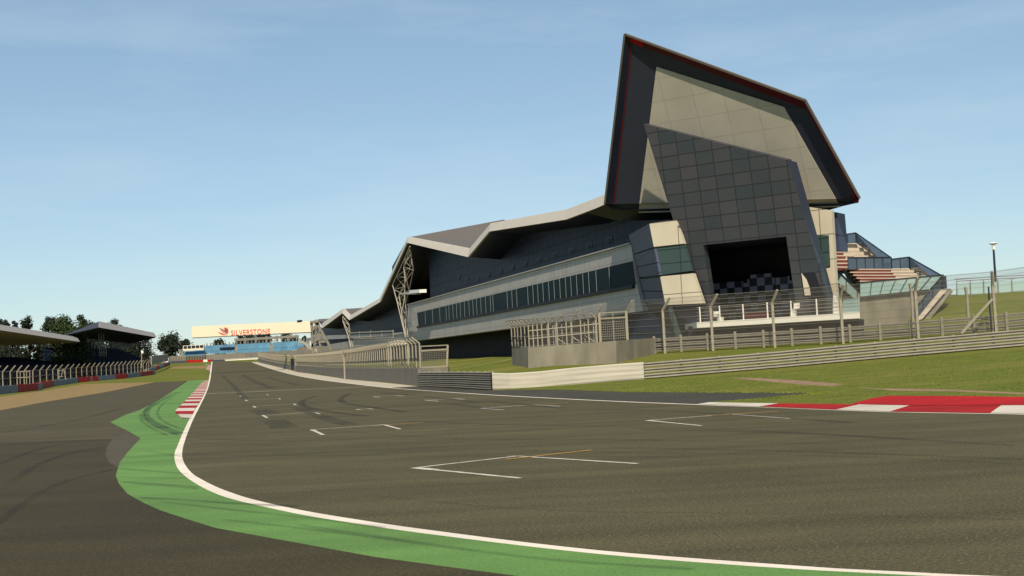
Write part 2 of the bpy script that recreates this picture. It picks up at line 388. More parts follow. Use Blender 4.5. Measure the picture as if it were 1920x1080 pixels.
re = [Vector((45, -5, 0)), Vector((26, 13, 0))]+REW
re = smooth(re)
def offset(pl, d):
    out = []
    for i, p in enumerate(pl):
        a = pl[max(0, i-1)]; b = pl[min(len(pl)-1, i+1)]; t = (b-a); t.z = 0; t.normalize()
        out.append(p+Vector((t.y, -t.x, 0))*d)
    return out
re_out = offset(re, .16)
GREEN = [(391,711.5),(352,714),(317,738),(295,751),(264,768),(235.5,777.6),(207,791.7),(240,808),(264,821.6),(242,845),(224.5,867),(217,891),(223,906.6),(238.7,925.5),(270,943),(301.6,957),(349,972.7),(405.5,990),(475,1002.6),(560,1018),(701.7,1044),(843,1063),(971,1080)]
gr = gp(GREEN)+[Vector((8, 4.0, 0)), Vector((28, -7.5, 0))]
ig = min(range(len(wl_l)), key=lambda i: (wl_l[i]-G(391.5, 711.5)).length)
green_poly = gr+wl_l[:ig+1]
patch = gp([(264,821.6),(235,812),(212,822),(200,838),(198,852),(205,867),(222,876.5),(224.5,867),(242,845)])
track_poly = wl_r+re[::-1]
def strip(a, b): return a+b[::-1]
apron = gp([(692.5,723.5),(640,717.4),(588,710.2),(526,696.5),(496,687.5),(471.7,679)])+gp([(484,678.6),(559,697.3),(651,710.8),(720,718.5),(783,724.3),(731.7,727)])
shoulder = gp([(731.7,727),(783,724.3),(860,727.5),(925,731.4),(1011,731.2),(1078.5,733),(1180,737.5),(1465,742),(1550,742.7),(1507,746),(1420,751),(1307,757.8),(1240,756.4),(1180,754),(1052.5,748),(896,739.5),(740,728.5)])
grav1 = gp([(289.6,716.9),(220,718),(156,720),(83,732.5),(0,744),(-200,772),(-200,812),(0,769.4),(83,753.8),(187.5,737)])
grav2 = gp([(312,691),(330,687.2),(388,686),(391,691)])
run_l = gp([(391,711.5),(348,714.6),(289.6,716.9),(187.5,737),(83,753.8),(0,769.4),(-200,812)])+[Vector((-50, 30, 0)), Vector((-60, -25, 0)), Vector((60, -25, 0)), Vector((30, -6, 0))]+wl_l[2:ig+1]
runmid = gp([(0,769.4),(83,753.8),(187.5,737),(289.6,716.9),(348,714.6),(317,738),(295,751),(264,768),(235.5,777.6),(207,791.7),(240,808),(264,821.6),(235,822.5),(180,824),(100,826.5),(0,830),(-200,838),(-200,812)])
grn2 = gp([(383,683.2),(388,686),(392.5,690),(393.5,684),(388,681.5)])
def Hp(px, py, z=0.0):                    # sight line onto the banked grass
    d = ray(px, py); d = d/d.y; Y = 20.0
    while Y < 140 and CZ+d.z*Y > H(d.x*Y, Y): Y += .25
    return Vector((d.x*Y, Y, 0))
dirt1 = [Hp(*p) for p in [(1365,708),(1420,709),(1500,713.5),(1584,720.5),(1560,725),(1500,721),(1440,715.5)]]
dirt2 = [Hp(*p) for p in [(1604,726.5),(1660,728.5),(1780,731),(1920,736.5),(2000,740),(2000,745),(1920,740.5),(1780,734.5),(1680,732.5)]]
zones = [('white_edge_line', strip(wl_l, wl_r), 'white'), ('white_edge_line', strip(re, re_out), 'white'), ('painted_runoff', green_poly, 'green'), ('painted_runoff', grn2, 'green'),
         ('asphalt_patch', patch, 'runoff_pale'), ('track', track_poly, 'track'), ('concrete_apron', apron, 'concrete_strip'), ('asphalt_shoulder', shoulder, 'runoff_dark'),
         ('dirt_strip', dirt1, 'dirt'), ('dirt_strip', dirt2, 'dirt'), ('gravel_trap', grav1, 'gravel'), ('gravel_trap', grav2, 'gravel'), ('asphalt_runoff', runmid, 'runoff_mid'), ('asphalt_runoff', run_l, 'runoff')]
vs, es = [], []
def addpoly(pl):
    i = len(vs); n = len(pl)
    for p in pl: vs.append(Vector((p.x, p.y)))
    for k in range(n): es.append((i+k, i+(k+1) % n))
for _, pl, _m in zones: addpoly(pl)
def grid(x0, x1, y0, y1, st):
    y = y0
    while y <= y1:
        x = x0
        while x <= x1: vs.append(Vector((x+random.uniform(-.1, .1)*st, y+random.uniform(-.1, .1)*st))); x += st
        y += st
grid(-4, 48, 24, 112, 3.2); grid(-130, 60, 112, 470, 9); grid(-120, 80, -20, 112, 14); grid(-340, 340, -60, 620, 45)
for x in (-6000, -2000, -800, 800, 2000, 6000):
    for y in (-3000, -800, 800, 2500, 9000): vs.append(Vector((x, y)))
for x in (-300, 0, 300):
    for y in (-3000, -800, 800, 2500, 9000): vs.append(Vector((x, y)))
rv, red_, rf, *_ = geometry.delaunay_2d_cdt(vs, es, [], 0, 1e-4)
zz = [H(p.x, p.y) for p in rv]
def inside(x, y, pl):
    c = False; n = len(pl); j = n-1
    for i in range(n):
        a, b = pl[i], pl[j]
        if (a.y > y) != (b.y > y) and x < (b.x-a.x)*(y-a.y)/(b.y-a.y)+a.x: c = not c
        j = i
    return c
boxes = [(min(p.x for p in pl), max(p.x for p in pl), min(p.y for p in pl), max(p.y for p in pl)) for _, pl, _m in zones]
zf = {i: [] for i in range(-1, len(zones))}
for f in rf:
    x = sum(rv[i].x for i in f)/3; y = sum(rv[i].y for i in f)/3; z = -1
    for k, (_, pl, _m) in enumerate(zones):
        b = boxes[k]
        if b[0] <= x <= b[1] and b[2] <= y <= b[3] and inside(x, y, pl): z = k; break
    zf[z].append(f)
for k, fl in zf.items():
    if not fl: continue
    name, mt = ('grass_ground', 'grass') if k < 0 else (zones[k][0], zones[k][2])
    used = sorted({i for f in fl for i in f}); ix = {g: n for n, g in enumerate(used)}
    me = bpy.data.meshes.new(name); me.from_pydata([(rv[i].x, rv[i].y, zz[i]) for i in used], [], [[ix[i] for i in f] for f in fl])
    me.materials.append(M[mt])
    for p in me.polygons: p.use_smooth = True
    o = bpy.data.objects.new(name, me); col.objects.link(o); tag(o, kind='structure')

# short blades standing on the verge, thickest along its ragged edges
mbg = MB(); rg = random.Random(11); cnt = 0
gedge = [G(*q) for q in [(1011,731.2),(1078.5,733),(1180,737.5),(1330,740),(1465,742),(1550,742.7),(1507,746),(1420,751),(1340,755)]]
kerbz = gp([(1300,758.5),(1330,756),(1440,758),(1600,760.5),(1642.5,753),(1665.6,750.6),(1800,752),(1920,754.4),(2100,758),(2150,790),(1812,776)])
nogo = [shoulder, track_poly, apron, kerbz, dirt1, dirt2]
while cnt < 15000:
    cnt += 1; ed = rg.random() < .35
    if ed:
        k = rg.randrange(len(gedge)-1); q = gedge[k].lerp(gedge[k+1], rg.random()); x = q.x+rg.gauss(0,.07); y = q.y+rg.gauss(0,.09)
    else: y = rg.uniform(25, 62); x = XE(y)+rg.uniform(.5, 24)
    if abs(project((x, y, 0))[0]-960) > 1050: continue
    if any(inside(x, y, z_) for z_ in (nogo[1:] if ed else nogo)): continue
    z = H(x, y); h_ = rg.uniform(.012, .04); t_ = rg.uniform(0, 6.28); w_ = rg.uniform(.02, .05); dx, dy = math.cos(t_)*w_, math.sin(t_)*w_
    mbg.face([Vector((x-dx, y-dy, z-.01)), Vector((x+dx, y+dy, z-.01)), Vector((x+rg.uniform(-.04,.04), y+rg.uniform(-.02,.06), z+h_))])
tag(mbg.build('grass_blades', M['grass_tuft'], merge=False), kind='stuff')

# ---- kerbs (a real raised strip, stripes alternate along it)
def resample(pl, n):
    ln = [0]
    for a, b in zip(pl, pl[1:]): ln.append(ln[-1]+(b-a).length)
    out = []; k = 0
    for i in range(n+1):
        s = ln[-1]*i/n
        while k < len(pl)-2 and ln[k+1] < s: k += 1
        t = (s-ln[k])/max(1e-9, ln[k+1]-ln[k]); out.append(pl[k].lerp(pl[k+1], t))
    return out
def kerb(name, inner, outer, n, mats, hgt, slant=0, first=0):
    a = resample(inner, n*2); b = resample(outer, n*2); mb = MB(); up = lambda p, h: Vector((p.x, p.y, H(p.x, p.y)+h))
    for i in range(n*2):
        mi = (i//2+first) % len(mats)
        mb.face([up(a[i], .012), up(a[i+1], .012), up(b[i+1], hgt), up(b[i], hgt)], mi=mi)
        mb.face([up(b[i], hgt), up(b[i+1], hgt), up(b[i+1], -.02), up(b[i], -.02)], mi=mi)
    o = mb.build(name, mats); tag(o, kind='structure'); return o
ki = gp([(357,784.5),(365.5,768.5),(378,748),(386.6,731),(391.2,713)]); ko = gp([(341,784.5),(327.5,772.5),(352,747.7),(377,718.5),(388,713)])
kerb('kerb', ki, ko, 34, [M['kwhite'], M['redk']], .035)
kerb('kerb', gp([(394.3,694.5),(395.4,684)]), gp([(386,692.5),(391,684)]), 10, [M['kwhite'], M['redk']], .04)
# right kerb: front row of red and white blocks, red flat behind
kf = gp([(1307,757.8),(1411,762.2),(1542,767.4),(1681,772.3),(1812,774.4),(1920,776),(2100,782.5)])
kb = gp([(1330,756.6),(1440,758.6),(1600,761.6),(1716,764.6),(1830,765.2),(1920,765.6),(2100,769)])
mb = MB(); a = resample(kf, 60); b = resample(kb, 60)
def kcol(px): 
    for lim, c in ((1432, 0), (1580, 1), (1680, 0), (1862, 1), (1990, 0)):
        if px < lim: return c
    return 1
for i in range(60):
    pa = project(a[i])[0]; pb = project(b[i])[0]; mi = kcol((pa+pb)/2)
    q = [a[i], a[i+1], b[i+1], b[i]]
    mb.face([Vector((p.x, p.y, H(p.x, p.y)+h)) for p, h in zip(q, (.01, .01, .04, .04))], mi=mi)
tag(mb.build('kerb', [M['kwhite'], M['redk']]), kind='structure')
mb = MB(); a = resample(gp([(1600,761.4),(1716,764.4),(1830,765.0),(1920,765.4),(2100,768.8)]), 30); b = resample(gp([(1600,761.0),(1642.5,753.7),(1665.6,751.4),(1800,752.8),(1920,755.2),(2100,759)]), 30)
for i in range(30):
    q = [a[i], a[i+1], b[i+1], b[i]]
    mb.face([Vector((p.x, p.y, H(p.x, p.y)+h)) for p, h in zip(q, (.045, .045, .06, .06))])
    mb.face([Vector((b[i].x, b[i].y, .06)), Vector((b[i+1].x, b[i+1].y, .06)), Vector((b[i+1].x, b[i+1].y, -.05)), Vector((b[i].x, b[i].y, -.05))])
tag(mb.build('kerb', [M['red']]), kind='structure')

# ---- painted markings and tyre marks
def ribbon(mb, pts, w, dz=.004, w2=None, mi=0):
    pts = [Vector((p.x, p.y, 0)) for p in pts]; n = len(pts)
    for i in range(n-1):
        a, b = pts[i], pts[i+1]; t = (b-a).normalized(); x = Vector((-t.y, t.x, 0))
        t0 = (pts[i]-pts[i-1]).normalized() if i else t; t1 = (pts[i+2]-pts[i+1]).normalized() if i < n-2 else t
        x0 = (x+Vector((-t0.y, t0.x, 0))).normalized()*w/2; x1 = (x+Vector((-t1.y, t1.x, 0))).normalized()*w/2
        mb.face([Vector((q.x, q.y, H(q.x, q.y)+dz)) for q in (a-x0, b-x1, b+x1, a+x0)], mi=mi)
def gridbox(A, A2, B, B2, O1=None, O2=None, w=.10):
    mb = MB(); a, a2, b, b2 = [G(*p) for p in (A, A2, B, B2)]
    ribbon(mb, [a, b], w*(1.5 if a.y > 38 else 1)); ribbon(mb, [a, a2], w, .0055); ribbon(mb, [b, b2], w, .0055)
    k_ = 1+1.2*max(0, 1-a.y/50)-.4*(a.y > 50); ribbon(mb, [a, a.lerp(a2, .22)], w*k_, .007); ribbon(mb, [a.lerp(b, .93), b], w*k_, .007)
    if O1: ribbon(mb, [G(*O1), G(*O2)], w*.8, .0085, mi=1)
    o = mb.build('grid_marking', [M['worn'], M['orange']]); tag(o, kind='structure')
gridbox((776.5,877.5),(975.7,897),(969,855.4),(1195.7,869.7),(948,862),(1108.5,844.5))
gridbox((585,805.8),(606,815.6),(719.6,796.5),(750,804.8),(700,798.5),(793,792.5))
gridbox((492.5,778.8),(501,783.5),(590.4,773),(600,776.7),(575,774.2),(640,770))
gridbox((475,761.7),(479,764.2),(551,757.3),(555,759.6))
gridbox((460,750),(463.5,752),(523.7,747.3),(525.5,748.8))
gridbox((449,742),(451.5,743.6),(501,739.7),(502.5,741))
gridbox((1212.8,788.4),(1315,798.4),(1369,776.8),(1480.6,785),(1334,779.5),(1459.4,771.4))
gridbox((900,765.5),(945.7,769),(1000,759.2),(1050,762),(985,760.3),(1064,755.2))
gridbox((796,750.4),(822,752.5),(852,747.3),(872,749),(845,748),(896,745))
gridbox((668,767.6),(676,768.6),(691,766.3),(699,767.2))
gridbox((700,743.7),(712,745),(742,741.3),(757,742.7))
mb = MB(); ribbon(mb, [G(388.5,738.4), G(540,731.6), G(692,724.6)], .3); tag(mb.build('start_line', M['white']), kind='structure')
mb = MB(); mb2 = MB()
def sk(l, w, soft=False): ribbon(mb2 if soft else mb, smooth(gp(l), 2), w, .009 if soft else .011)
sk([(338,813),(310,802),(285,790),(273,778),(278,766),(300,752),(338,735)], .22); sk([(333,816),(300,804),(276,790),(267,778),(274,765),(296,750),(330,736)], .16); sk([(346,806),(318,797),(300,786),(293,774),(303,758),(325,744)], .14, True)
sk([(314,817),(285,804),(265,790),(262,776)], .12, True); sk([(375,726),(362,745),(357,757),(362,768)], .3, True)
sk([(222,879),(290,884),(350,889)], .12, True); sk([(226,895),(300,897),(352,897)], .08, True)
sk([(230,904),(300,909),(372,914)], .12); sk([(250,908),(320,913),(370,917)], .08, True)
sk([(262,934),(350,938),(440,945),(560,950)], .12); sk([(300,941),(420,955),(560,969),(720,990)], .10, True)
sk([(275,846),(350,858)], .06, True); sk([(420,975),(520,986),(640,1000),(900,1035)], .1, True); sk([(560,985),(700,1005),(1000,1050),(1300,1068)], .1, True)
sk([(350,812),(430,816),(500,817)], .10, True); sk([(370,823),(470,826),(550,828)], .12, True); sk([(362,831),(470,834),(560,836)], .10, True)
sk([(345,853),(480,854.5),(740,855.5),(1000,856),(1300,858)], .09, True); sk([(400,801),(600,805),(800,822),(1000,824),(1240,825)], .09, True)
sk([(740,824),(980,825.5),(1240,826),(1600,834)], .07, True); sk([(760,790),(950,797),(1150,800),(1400,806),(1700,823)], .16, True); sk([(900,843),(1200,850),(1500,853),(1900,870)], .08, True)
sk([(1200,805),(1500,812),(1900,836)], .18, True); sk([(1150,840),(1500,846),(1920,862)], .16, True); sk([(700,930),(1000,960),(1400,962),(1900,975)], .05, True)
sk([(656,738),(640,746),(637,751),(648,757),(690,763),(760,773)], .30); sk([(592,743),(570,750),(563,757),(580,766),(620,773),(690,781)], .28)
sk([(484,768.5),(495,772),(505,778)], .9, True); sk([(555,764),(580,772),(610,784),(640,793),(660,797)], .55, True); sk([(512,788),(525,795),(535,803)], .8, True)
sk([(795,743.5),(850,749),(900,755)], .4, True); sk([(840,757),(900,764),(950,769.5)], .35, True); sk([(910,752),(980,758),(1060,766)], .4, True)
sk([(1120,768),(1300,772),(1600,793)], .25, True); sk([(560,736),(650,733.5),(680,731)], .5, True); sk([(720,738),(780,741)], .5, True)
sk([(418,704),(428,714),(437,722),(445,732),(460,748)], .5, True); sk([(500,707),(530,715),(560,722)], .6, True); sk([(455,703),(480,716),(510,728)], .8, True)
sk([(20,905),(70,870),(130,850),(200,838)], .18, True); sk([(0,870),(60,845),(120,832),(190,826)], .16, True); sk([(-40,1010),(40,945),(110,905),(215,880)], .14, True); sk([(0,812),(80,800),(160,785),(230,765)], .3, True)
tag(mb.build('tyre_marks', M['rubber']), kind='stuff'); tag(mb2.build('faint_tyre_marks', M['rubber_soft']), kind='stuff')


# ------------------------------------------------------------------ the pit building
bld = thing('race_pit_building', 'long dark pit building with zigzag roof and huge tilted wing gable beside the track', 'building', (B0.x, B0.y, 1.8))
def poly(pl, pxs): return [pl.hit(*p) for p in pxs]
def slab(name, m, pl, pxs, th, parent=bld, extra=None):
    mb = MB(); mb.prism(poly(pl, pxs), -pl.n*th, pl)
    return mb.build(name, m, parent, merge=True)
def tz(p): d = Vector(p)-B0; return d.dot(BD), d.z       # along the front, height
# lower cladding of the near range, window band set in it
F0 = FAC
cl = slab('lower_cladding', M['clad'], F0, [(765,572),(1183,457.5),(1187,482),(1194,534),(1206,583),(762,641.2)], 2.0)
gb = slab('window_band', M['teal'], F0.off(.04), [(781.9,586.5),(1186,489.5),(1192,533.5),(784.6,611.5)], .1)
mb = MB()
t0b, z0b = tz(F0.hit(1188, 489)); zb = tz(F0.hit(784.6,611.5))[1]; zt = tz(F0.hit(781.9,586.5))[1]
tl = tz(F0.hit(783, 600))[0]; zt2 = tz(F0.hit(1186,489.5))[1]; zb2 = tz(F0.hit(1192,533.5))[1]
mpx = [796.5,810.5,824,836,841.5,849,856,863,871,879.5,887,894,902,911,920,925,952,961,970,991,1001,1010,1020,1031,1041,1052,1063,1073,1084,1096,1107,1121,1146]
for px in mpx:
    t = tz(F0.hit(px, 560))[0]; k = (t-t0b)/(tl-t0b); a = zb2+(zb-zb2)*k; b = zt2+(zt-zt2)*k
    mb = MB(); mb.bar(fpt(t, .07, a+.05), fpt(t, .07, b-.05), .06, .05, up=BN); mb.build('mullion', M['mull'], gb)
mb = MB(); mb.bar(fpt(t0b, .12, zb2-.16), fpt(tl, .12, zb-.16), .3, .3); mb.build('band_sill', M['black'], bld)
mb = MB(); mb.bar(F0.hit(1183,457.5)+Vector((0,0,.06)), F0.hit(765,572)+Vector((0,0,.06)), .4, .14); mb.build('coping', M['clad'], bld)
# far range: two stacked bands with a dark slit between them
slab('lower_cladding', M['clad'], F0.off(.3), [(592,659),(617,646),(690,633.5),(763,624.5),(764,641),(653,657.2),(598,665)], 1.2)
slab('balcony_front', M['clad'], F0.off(.5), [(574,634),(608,629.2),(690,626.2),(742,624),(760,622),(760,626),(690,632.6),(618,636.2),(574,640)], .4)
# garage fronts under the cladding, body behind
mb = MB()
for t1, t2 in ((-6, 266),):
    A, B = fpt(t1, -4), fpt(t2, -4); n = 34
    for i in range(n):
        a = A.lerp(B, i/n); b = A.lerp(B, (i+1)/n)
        mb.face([Vector((a.x,a.y,0.2)), Vector((b.x,b.y,0.2)), Vector((b.x,b.y,7)), Vector((a.x,a.y,7))], [(272*i/n,-1.6), (272*(i+1)/n,-1.6), (272*(i+1)/n,5.2), (272*i/n,5.2)])
mb.build('garage_front', M['garage'], bld)
mb = MB(); mb.prism([Vector((16.5,113,0.3)), Vector((27.5,107,0.3)), Vector((27.5,107,0.3))+BD*275, fpt(268,-24,.3), fpt(268,-5,.3), fpt(4,-5,.3)], (0,0,11.6)); mb.build('body', M['navy'], bld)

# roof: zigzag plate, fascia along the track side
OV = F0.off(.8)
top = [(586,602.5),(593.8,598.5),(600.7,609.5),(644,579.3),(656.6,592.3),(712,560.3),(765.2,445),(880.4,467.6),(920.4,420.2),(1063,394.6),(1137,366)]
bot = [(588,608),(596,603),(604.5,615),(642,587.2),(654.8,600.2),(712.6,566),(763,455),(877.3,482),(917.3,434),(1061,411.6),(1140,382)]
dz = [.3,.3,.2,.5,.3,1,3,.6,1.0,1.6,-3]
W = 18.4
tp = poly(F0.off(.0), top); bp_ = poly(OV, bot); back = -BN
tb = [p+back*W+Vector((0,0,d)) for p, d in zip(tp, dz)]
bb = [p+back*4.9+Vector((0,0,-.5)) for p in bp_]
mbt = MB(); mbf = MB(); mbs = MB()
for i in range(len(tp)-1):
    mbt.face([tp[i], tp[i+1], tb[i+1], tb[i]])
    mbt.face([tb[i], tb[i+1], tb[i+1]-Vector((0,0,1.2)), tb[i]-Vector((0,0,1.2))])
    q = [bp_[i], bp_[i+1], tp[i+1]+Vector((0,0,.12))-back*.02, tp[i]+Vector((0,0,.12))-back*.02]
    mbf.prism(q, back*.35, OV)
    mbs.face([bp_[i]+back*.3, bb[i], bb[i+1], bp_[i+1]+back*.3])
mbt.build('roof', M['roof'], bld); mbf.build('roof_fascia', M['fascia'], bld); mbs.build('roof_soffit', M['navy'], bld)
# upper glazed wall, set back under the roof
def upwall(pl, pts_px, zfloor, name='upper_wall'):
    mb = MB()
    tops = [pl.hit(*p) for p in pts_px]
    for a, b in zip(tops, tops[1:]):
        ta, tb_ = tz(a)[0], tz(b)[0]
        mb.face([Vector((a.x,a.y,zfloor)), Vector((b.x,b.y,zfloor)), b, a], [(ta, zfloor-12), (tb_, zfloor-12), (tb_, b.z-12), (ta, a.z-12)])
    return mb.build(name, M['glass_up'], bld)
UW = F0.off(-4)
upwall(UW, [(1300,330),(1200,365),(1137,384),(1061,412),(990,426),(917,440),(878,470),(803,468)], 10.5)
mb = MB(); a = UW.hit(803,468); c = a+back*9; mb.face([Vector((a.x,a.y,10.5)), Vector((c.x,c.y,10.5)), Vector((c.x,c.y,a.z)), a]); mb.build('end_wall', M['navy'], bld)
upwall(F0.off(-9), [(830,465),(760,455),(735,500)], 8.0, 'recess_wall')
upwall(F0.off(-4.2), [(765,530),(712,568),(656,596),(642,590),(604,614),(585,612)], 1.8)
mb = MB()                                          # balcony doors in the navy wall
dpx = [(861,520.5),(877,523.5),(896.5,524.5),(916.5,516),(938.5,510),(961.5,501.5),(985.5,495),(1012,486.5),(1040,478.5),(1072,470),(1105,460),(1142.5,450)]
for px, py in dpx:
    p = UW.hit(px, py); t = tz(p)[0]; d = MB(); zc = p.z-.35
    d.obox(fpt(t, -3.975, zc+.35), BD*1.0, BN*.02, (0,0,.36)); o = d.build('balcony_door', M['navy'], bld)
    g = MB(); g.obox(fpt(t, -3.945, zc+.22), BD*.5, BN*.03, (0,0,.24)); g.build('pane', M['glass_up'], o)

# gable block by the podium
U = Vector((.83, -.56, 0)).normalized(); UN = Vector((-.56, -.83, 0)).normalized()
q0 = at(1217.3, 419, 97)
PF = Plane(q0, UN); PF.u = U; PF.v = Vector((0,0,1))
def pfpoly(name, m, pxs, off, th=.5, parent=bld): return slab(name, m, PF.off(off), pxs, th, parent)
class P2(Plane):
    pass
ftl = PF.hit(1217.3,419); fbl = PF.hit(1247.6,572)
pfpoly('block_panel', M['cream'], [(1217.3,419),(1267,412.6),(1282,457),(1226,463.5)], 0, .5)
gz = pfpoly('block_glazing', M['teal2'], [(1227,464.5),(1282.3,458),(1297,507.5),(1236,516)], -.12, .4)
pfpoly('block_panel', M['cream'], [(1238,518.5),(1299.5,512.5),(1318.4,568.5),(1247.6,572)], 0, .5)
pfpoly('block_core', M['black'], [(1219,421),(1266,414),(1316,566),(1248,570)], -.3, 1.5)
bt = at(1179,441,111.2); bb2 = at(1203,566,111.2)
mb = MB()
lf = [ftl, fbl, bb2, bt]; PL = Plane(ftl, (ftl-bt).cross(fbl-ftl)); 
if PL.n.x > 0: PL = Plane(ftl, -PL.n)
def lerp4(s, z): return (ftl.lerp(fbl, z)).lerp(bt.lerp(bb2, z), s)
for z1, z2 in ((0,.29),(.305,.48),(.49,.635),(.665,.83),(.84,1.0)):
    for s1, s2 in ((.0,.5),(.5,1.0)):
        q = [lerp4(s1, z1), lerp4(s2, z1), lerp4(s2, z2), lerp4(s1, z2)]
        mb.prism([p+PL.n*.0 for p in q], -PL.n*.3)
mb.build('side_panel', M['side'], bld)
mb = MB(); mb.prism([p-PL.n*.25 for p in lf], -PL.n*2); mb.build('side_core', M['black'], bld)
# undercut below the block
uc = [fbl, bb2, at(1228,630,111.2), at(1300,642,97)]
mb = MB(); mb.face([fbl, bb2, at(1166,590,114), at(1180,640,114), at(1228,640,112), at(1275,640,98.5)]); mb.face([fbl, at(1275,640,98.5), at(1345,640,96.5), at(1318,569,95.2)]); mb.build('undercroft_wall', M['glass_up'], bld)
mb = MB(); mb.tube(at(1256,577,96.2), at(1273,634,96.2), .22, .3, 8); mb.build('strut', M['teal2'], bld)

# tiled podium wall leaning outwards
LEAN = R(10)
tw0 = at(1313, 600, 96.6)
TN = UN*math.cos(LEAN)-Vector((0,0,1))*math.sin(LEAN); TW = Plane(tw0, TN)
TW.u = U; TW.v = TN.cross(U).normalized()
if TW.v.z < 0: TW.v = -TW.v
tiles = [[(1207,232.5),(1477,300),(1512,420),(1519,444),(1474,443.3),(1318.4,459.4),(1279,467)], [(1279,467),(1318.4,459.4),(1341,612),(1333,613),(1322,596)], [(1474,443.3),(1519,444),(1563,592),(1566,604),(1497,606)]]
mb = MB()
for pts in tiles: mb.prism(poly(TW, pts), -TN*.8, TW)
tw = mb.build('tiled_wall', M['tile'], bld)
TB = TW.off(-1.3)
mb = MB(); e1 = [TW.hit(1477,300), TW.hit(1512,420), TW.hit(1563,592)]; e2 = [TB.hit(1494,304), TB.hit(1526.5,420), TB.hit(1573,592)]
for i in range(2): mb.face([e1[i], e2[i], e2[i+1], e1[i+1]])
mb.build('wall_edge', M['frame'], bld)
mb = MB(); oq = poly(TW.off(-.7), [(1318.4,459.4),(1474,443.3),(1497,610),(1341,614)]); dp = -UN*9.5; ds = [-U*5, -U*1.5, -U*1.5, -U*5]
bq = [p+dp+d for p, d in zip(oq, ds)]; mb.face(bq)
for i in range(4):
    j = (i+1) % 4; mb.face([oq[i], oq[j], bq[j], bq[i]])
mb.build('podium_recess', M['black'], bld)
CK = Plane(tw0-UN*7.4, UN); CK.u = U; CK.v = Vector((0,0,1))
for pts in ([(1334,532),(1392,526.5),(1392,596),(1334,600)], [(1394,531),(1401,530),(1401,523.5),(1407,522.5),(1407,515.5),(1446,512),(1446,520),(1452,521),(1452,594),(1394,596)], [(1454,521),(1480,517.5),(1480,526),(1488,526),(1488,591),(1454,594)]):
    mb = MB(); mb.prism(poly(CK, pts), -UN*.2, CK); mb.build('chequered_panel', M['check'], bld)
mb = MB(); pts = poly(CK.off(4.8), [(1397,587),(1438,583),(1439,595),(1396,597)]); mb.prism(pts, -UN*.5); mb.build('podium_step', M['stepred'], bld)
# small lit fins and doorway on the right leg of the tiled wall
mb = MB(); mb.prism(poly(TW.off(.05), [(1504,513),(1528,511.5),(1536,535),(1548,556),(1549,600),(1522,602),(1517,553)]), -TN*.03, TW); mb.build('side_doorway', M['black'], bld)
mb = MB(); mb.prism(poly(TW.off(.10), [(1502.5,512),(1512,524),(1518,540),(1520,553.5),(1509,554)]), -TN*.04, TW); mb.build('fin', M['cream'], bld); mb = MB(); mb.prism(poly(TW.off(.10), [(1562,554),(1570,587),(1561,587.5)]), -TN*.04, TW); mb.build('fin', M['cream'], bld)
# cream wall at the right of the podium
pfpoly('end_panel', M['cream'], [(1490,384),(1559,394.4),(1565,500),(1568,549),(1572,575),(1500,585)], -4.2, .6)
pfpoly('end_window', M['teal2'], [(1530,441),(1553.5,441),(1556.5,500),(1535,503)], -4.12, .1)
mb = MB(); PT = PF.off(-6); mb.prism(poly(PT, [(1545,396),(1569,398),(1574,456),(1575,470),(1548,470)]), -UN*2, PT); mb.build('stair_tower', M['side'], bld)

# the wing: cream soffit in a charcoal frame, red and navy rim
SL = R(26); SN = UN*math.cos(SL)-Vector((0,0,1))*math.sin(SL)
SP = Plane(at(1196.7,399,103), SN); SP.u = U; SP.v = SN.cross(U).normalized()
if SP.v.z < 0: SP.v = -SP.v
S1,S2,S3,S4 = (1230.8,125.5),(1470,201),(1575.6,388),(1196.7,399)
RR = [(1185,80),(1511,205),(1609,380),(1150,393.6)]
AA = [(1171.4,63.9),(1510,187.8),(1612,371.8),(1134,383)]
s = poly(SP, [S1,S2,S3,S4]); rP = SP.off(.2); r_ = poly(rP, RR); aP = SP.off(.5); a_ = poly(aP, AA)
mb = MB(); mb.prism(s, -SN*.4, SP); mb.build('wing_soffit', M['soffit'], bld)
mb = MB(); s2i = [p-SN*.06 for p in s]
mb.face([s2i[3], s2i[0], r_[0], r_[3]]); mb.face([s2i[0], s2i[1], r_[1], r_[0]]); mb.face([s2i[1], s2i[2], r_[2], r_[1]]); mb.face([s2i[2], s2i[3], r_[3], r_[2]])
mb.build('wing_frame', M['frame'], bld)
mb = MB(); mb.face([r_[3], r_[0], a_[0], a_[3]]); mb.build('wing_rim', M['navy'], bld)
mb = MB(); mb.face([r_[0], r_[1], a_[1], a_[0]]); mb.face([r_[1], r_[2], a_[2], a_[1]]); mb.build('wing_rim', M['red_dk'], bld)
mb = MB()
for i, j in ((3,0),): mb.bar(r_[i]+SN*.03, r_[j]+SN*.03, .10, .10, up=SN)
mb.build('red_trim', M['redline'], bld)
mb = MB(); mb.face([r_[0]+SN*.02, r_[0].lerp(r_[1], .07)+SN*.03, a_[0].lerp(a_[1], .10)+SN*.02, a_[0].lerp(r_[0], .55)+SN*.02]); mb.build('red_corner', M['red'], bld)  # bright patch paints the sunlit end onto the dark red rim
mb = MB(); mb.bar(r_[2].lerp(r_[1], .10)+SN*.03, r_[2]+SN*.03, .12, .1, up=SN); mb.build('red_corner', M['red'], bld)
cen = sum(a_, Vector())/4
ab = [p.lerp(cen, .06)+Vector((1.6, 11, .8)) for p in a_]
mb = MB()
for i in range(4):
    j = (i+1) % 4; mb.face([a_[i], a_[j], ab[j], ab[i]])
mb.face(ab)
mb.build('wing_shell', M['roof'], bld)
mb = MB()
for i, j in ((3,0),(0,1),(1,2)): mb.bar(a_[i], a_[j], .16, .16, up=SN)
mb.build('wing_edge', M['roof'], bld)
kb_ = lambda p: p+BD*5+Vector((0,0,-.1))
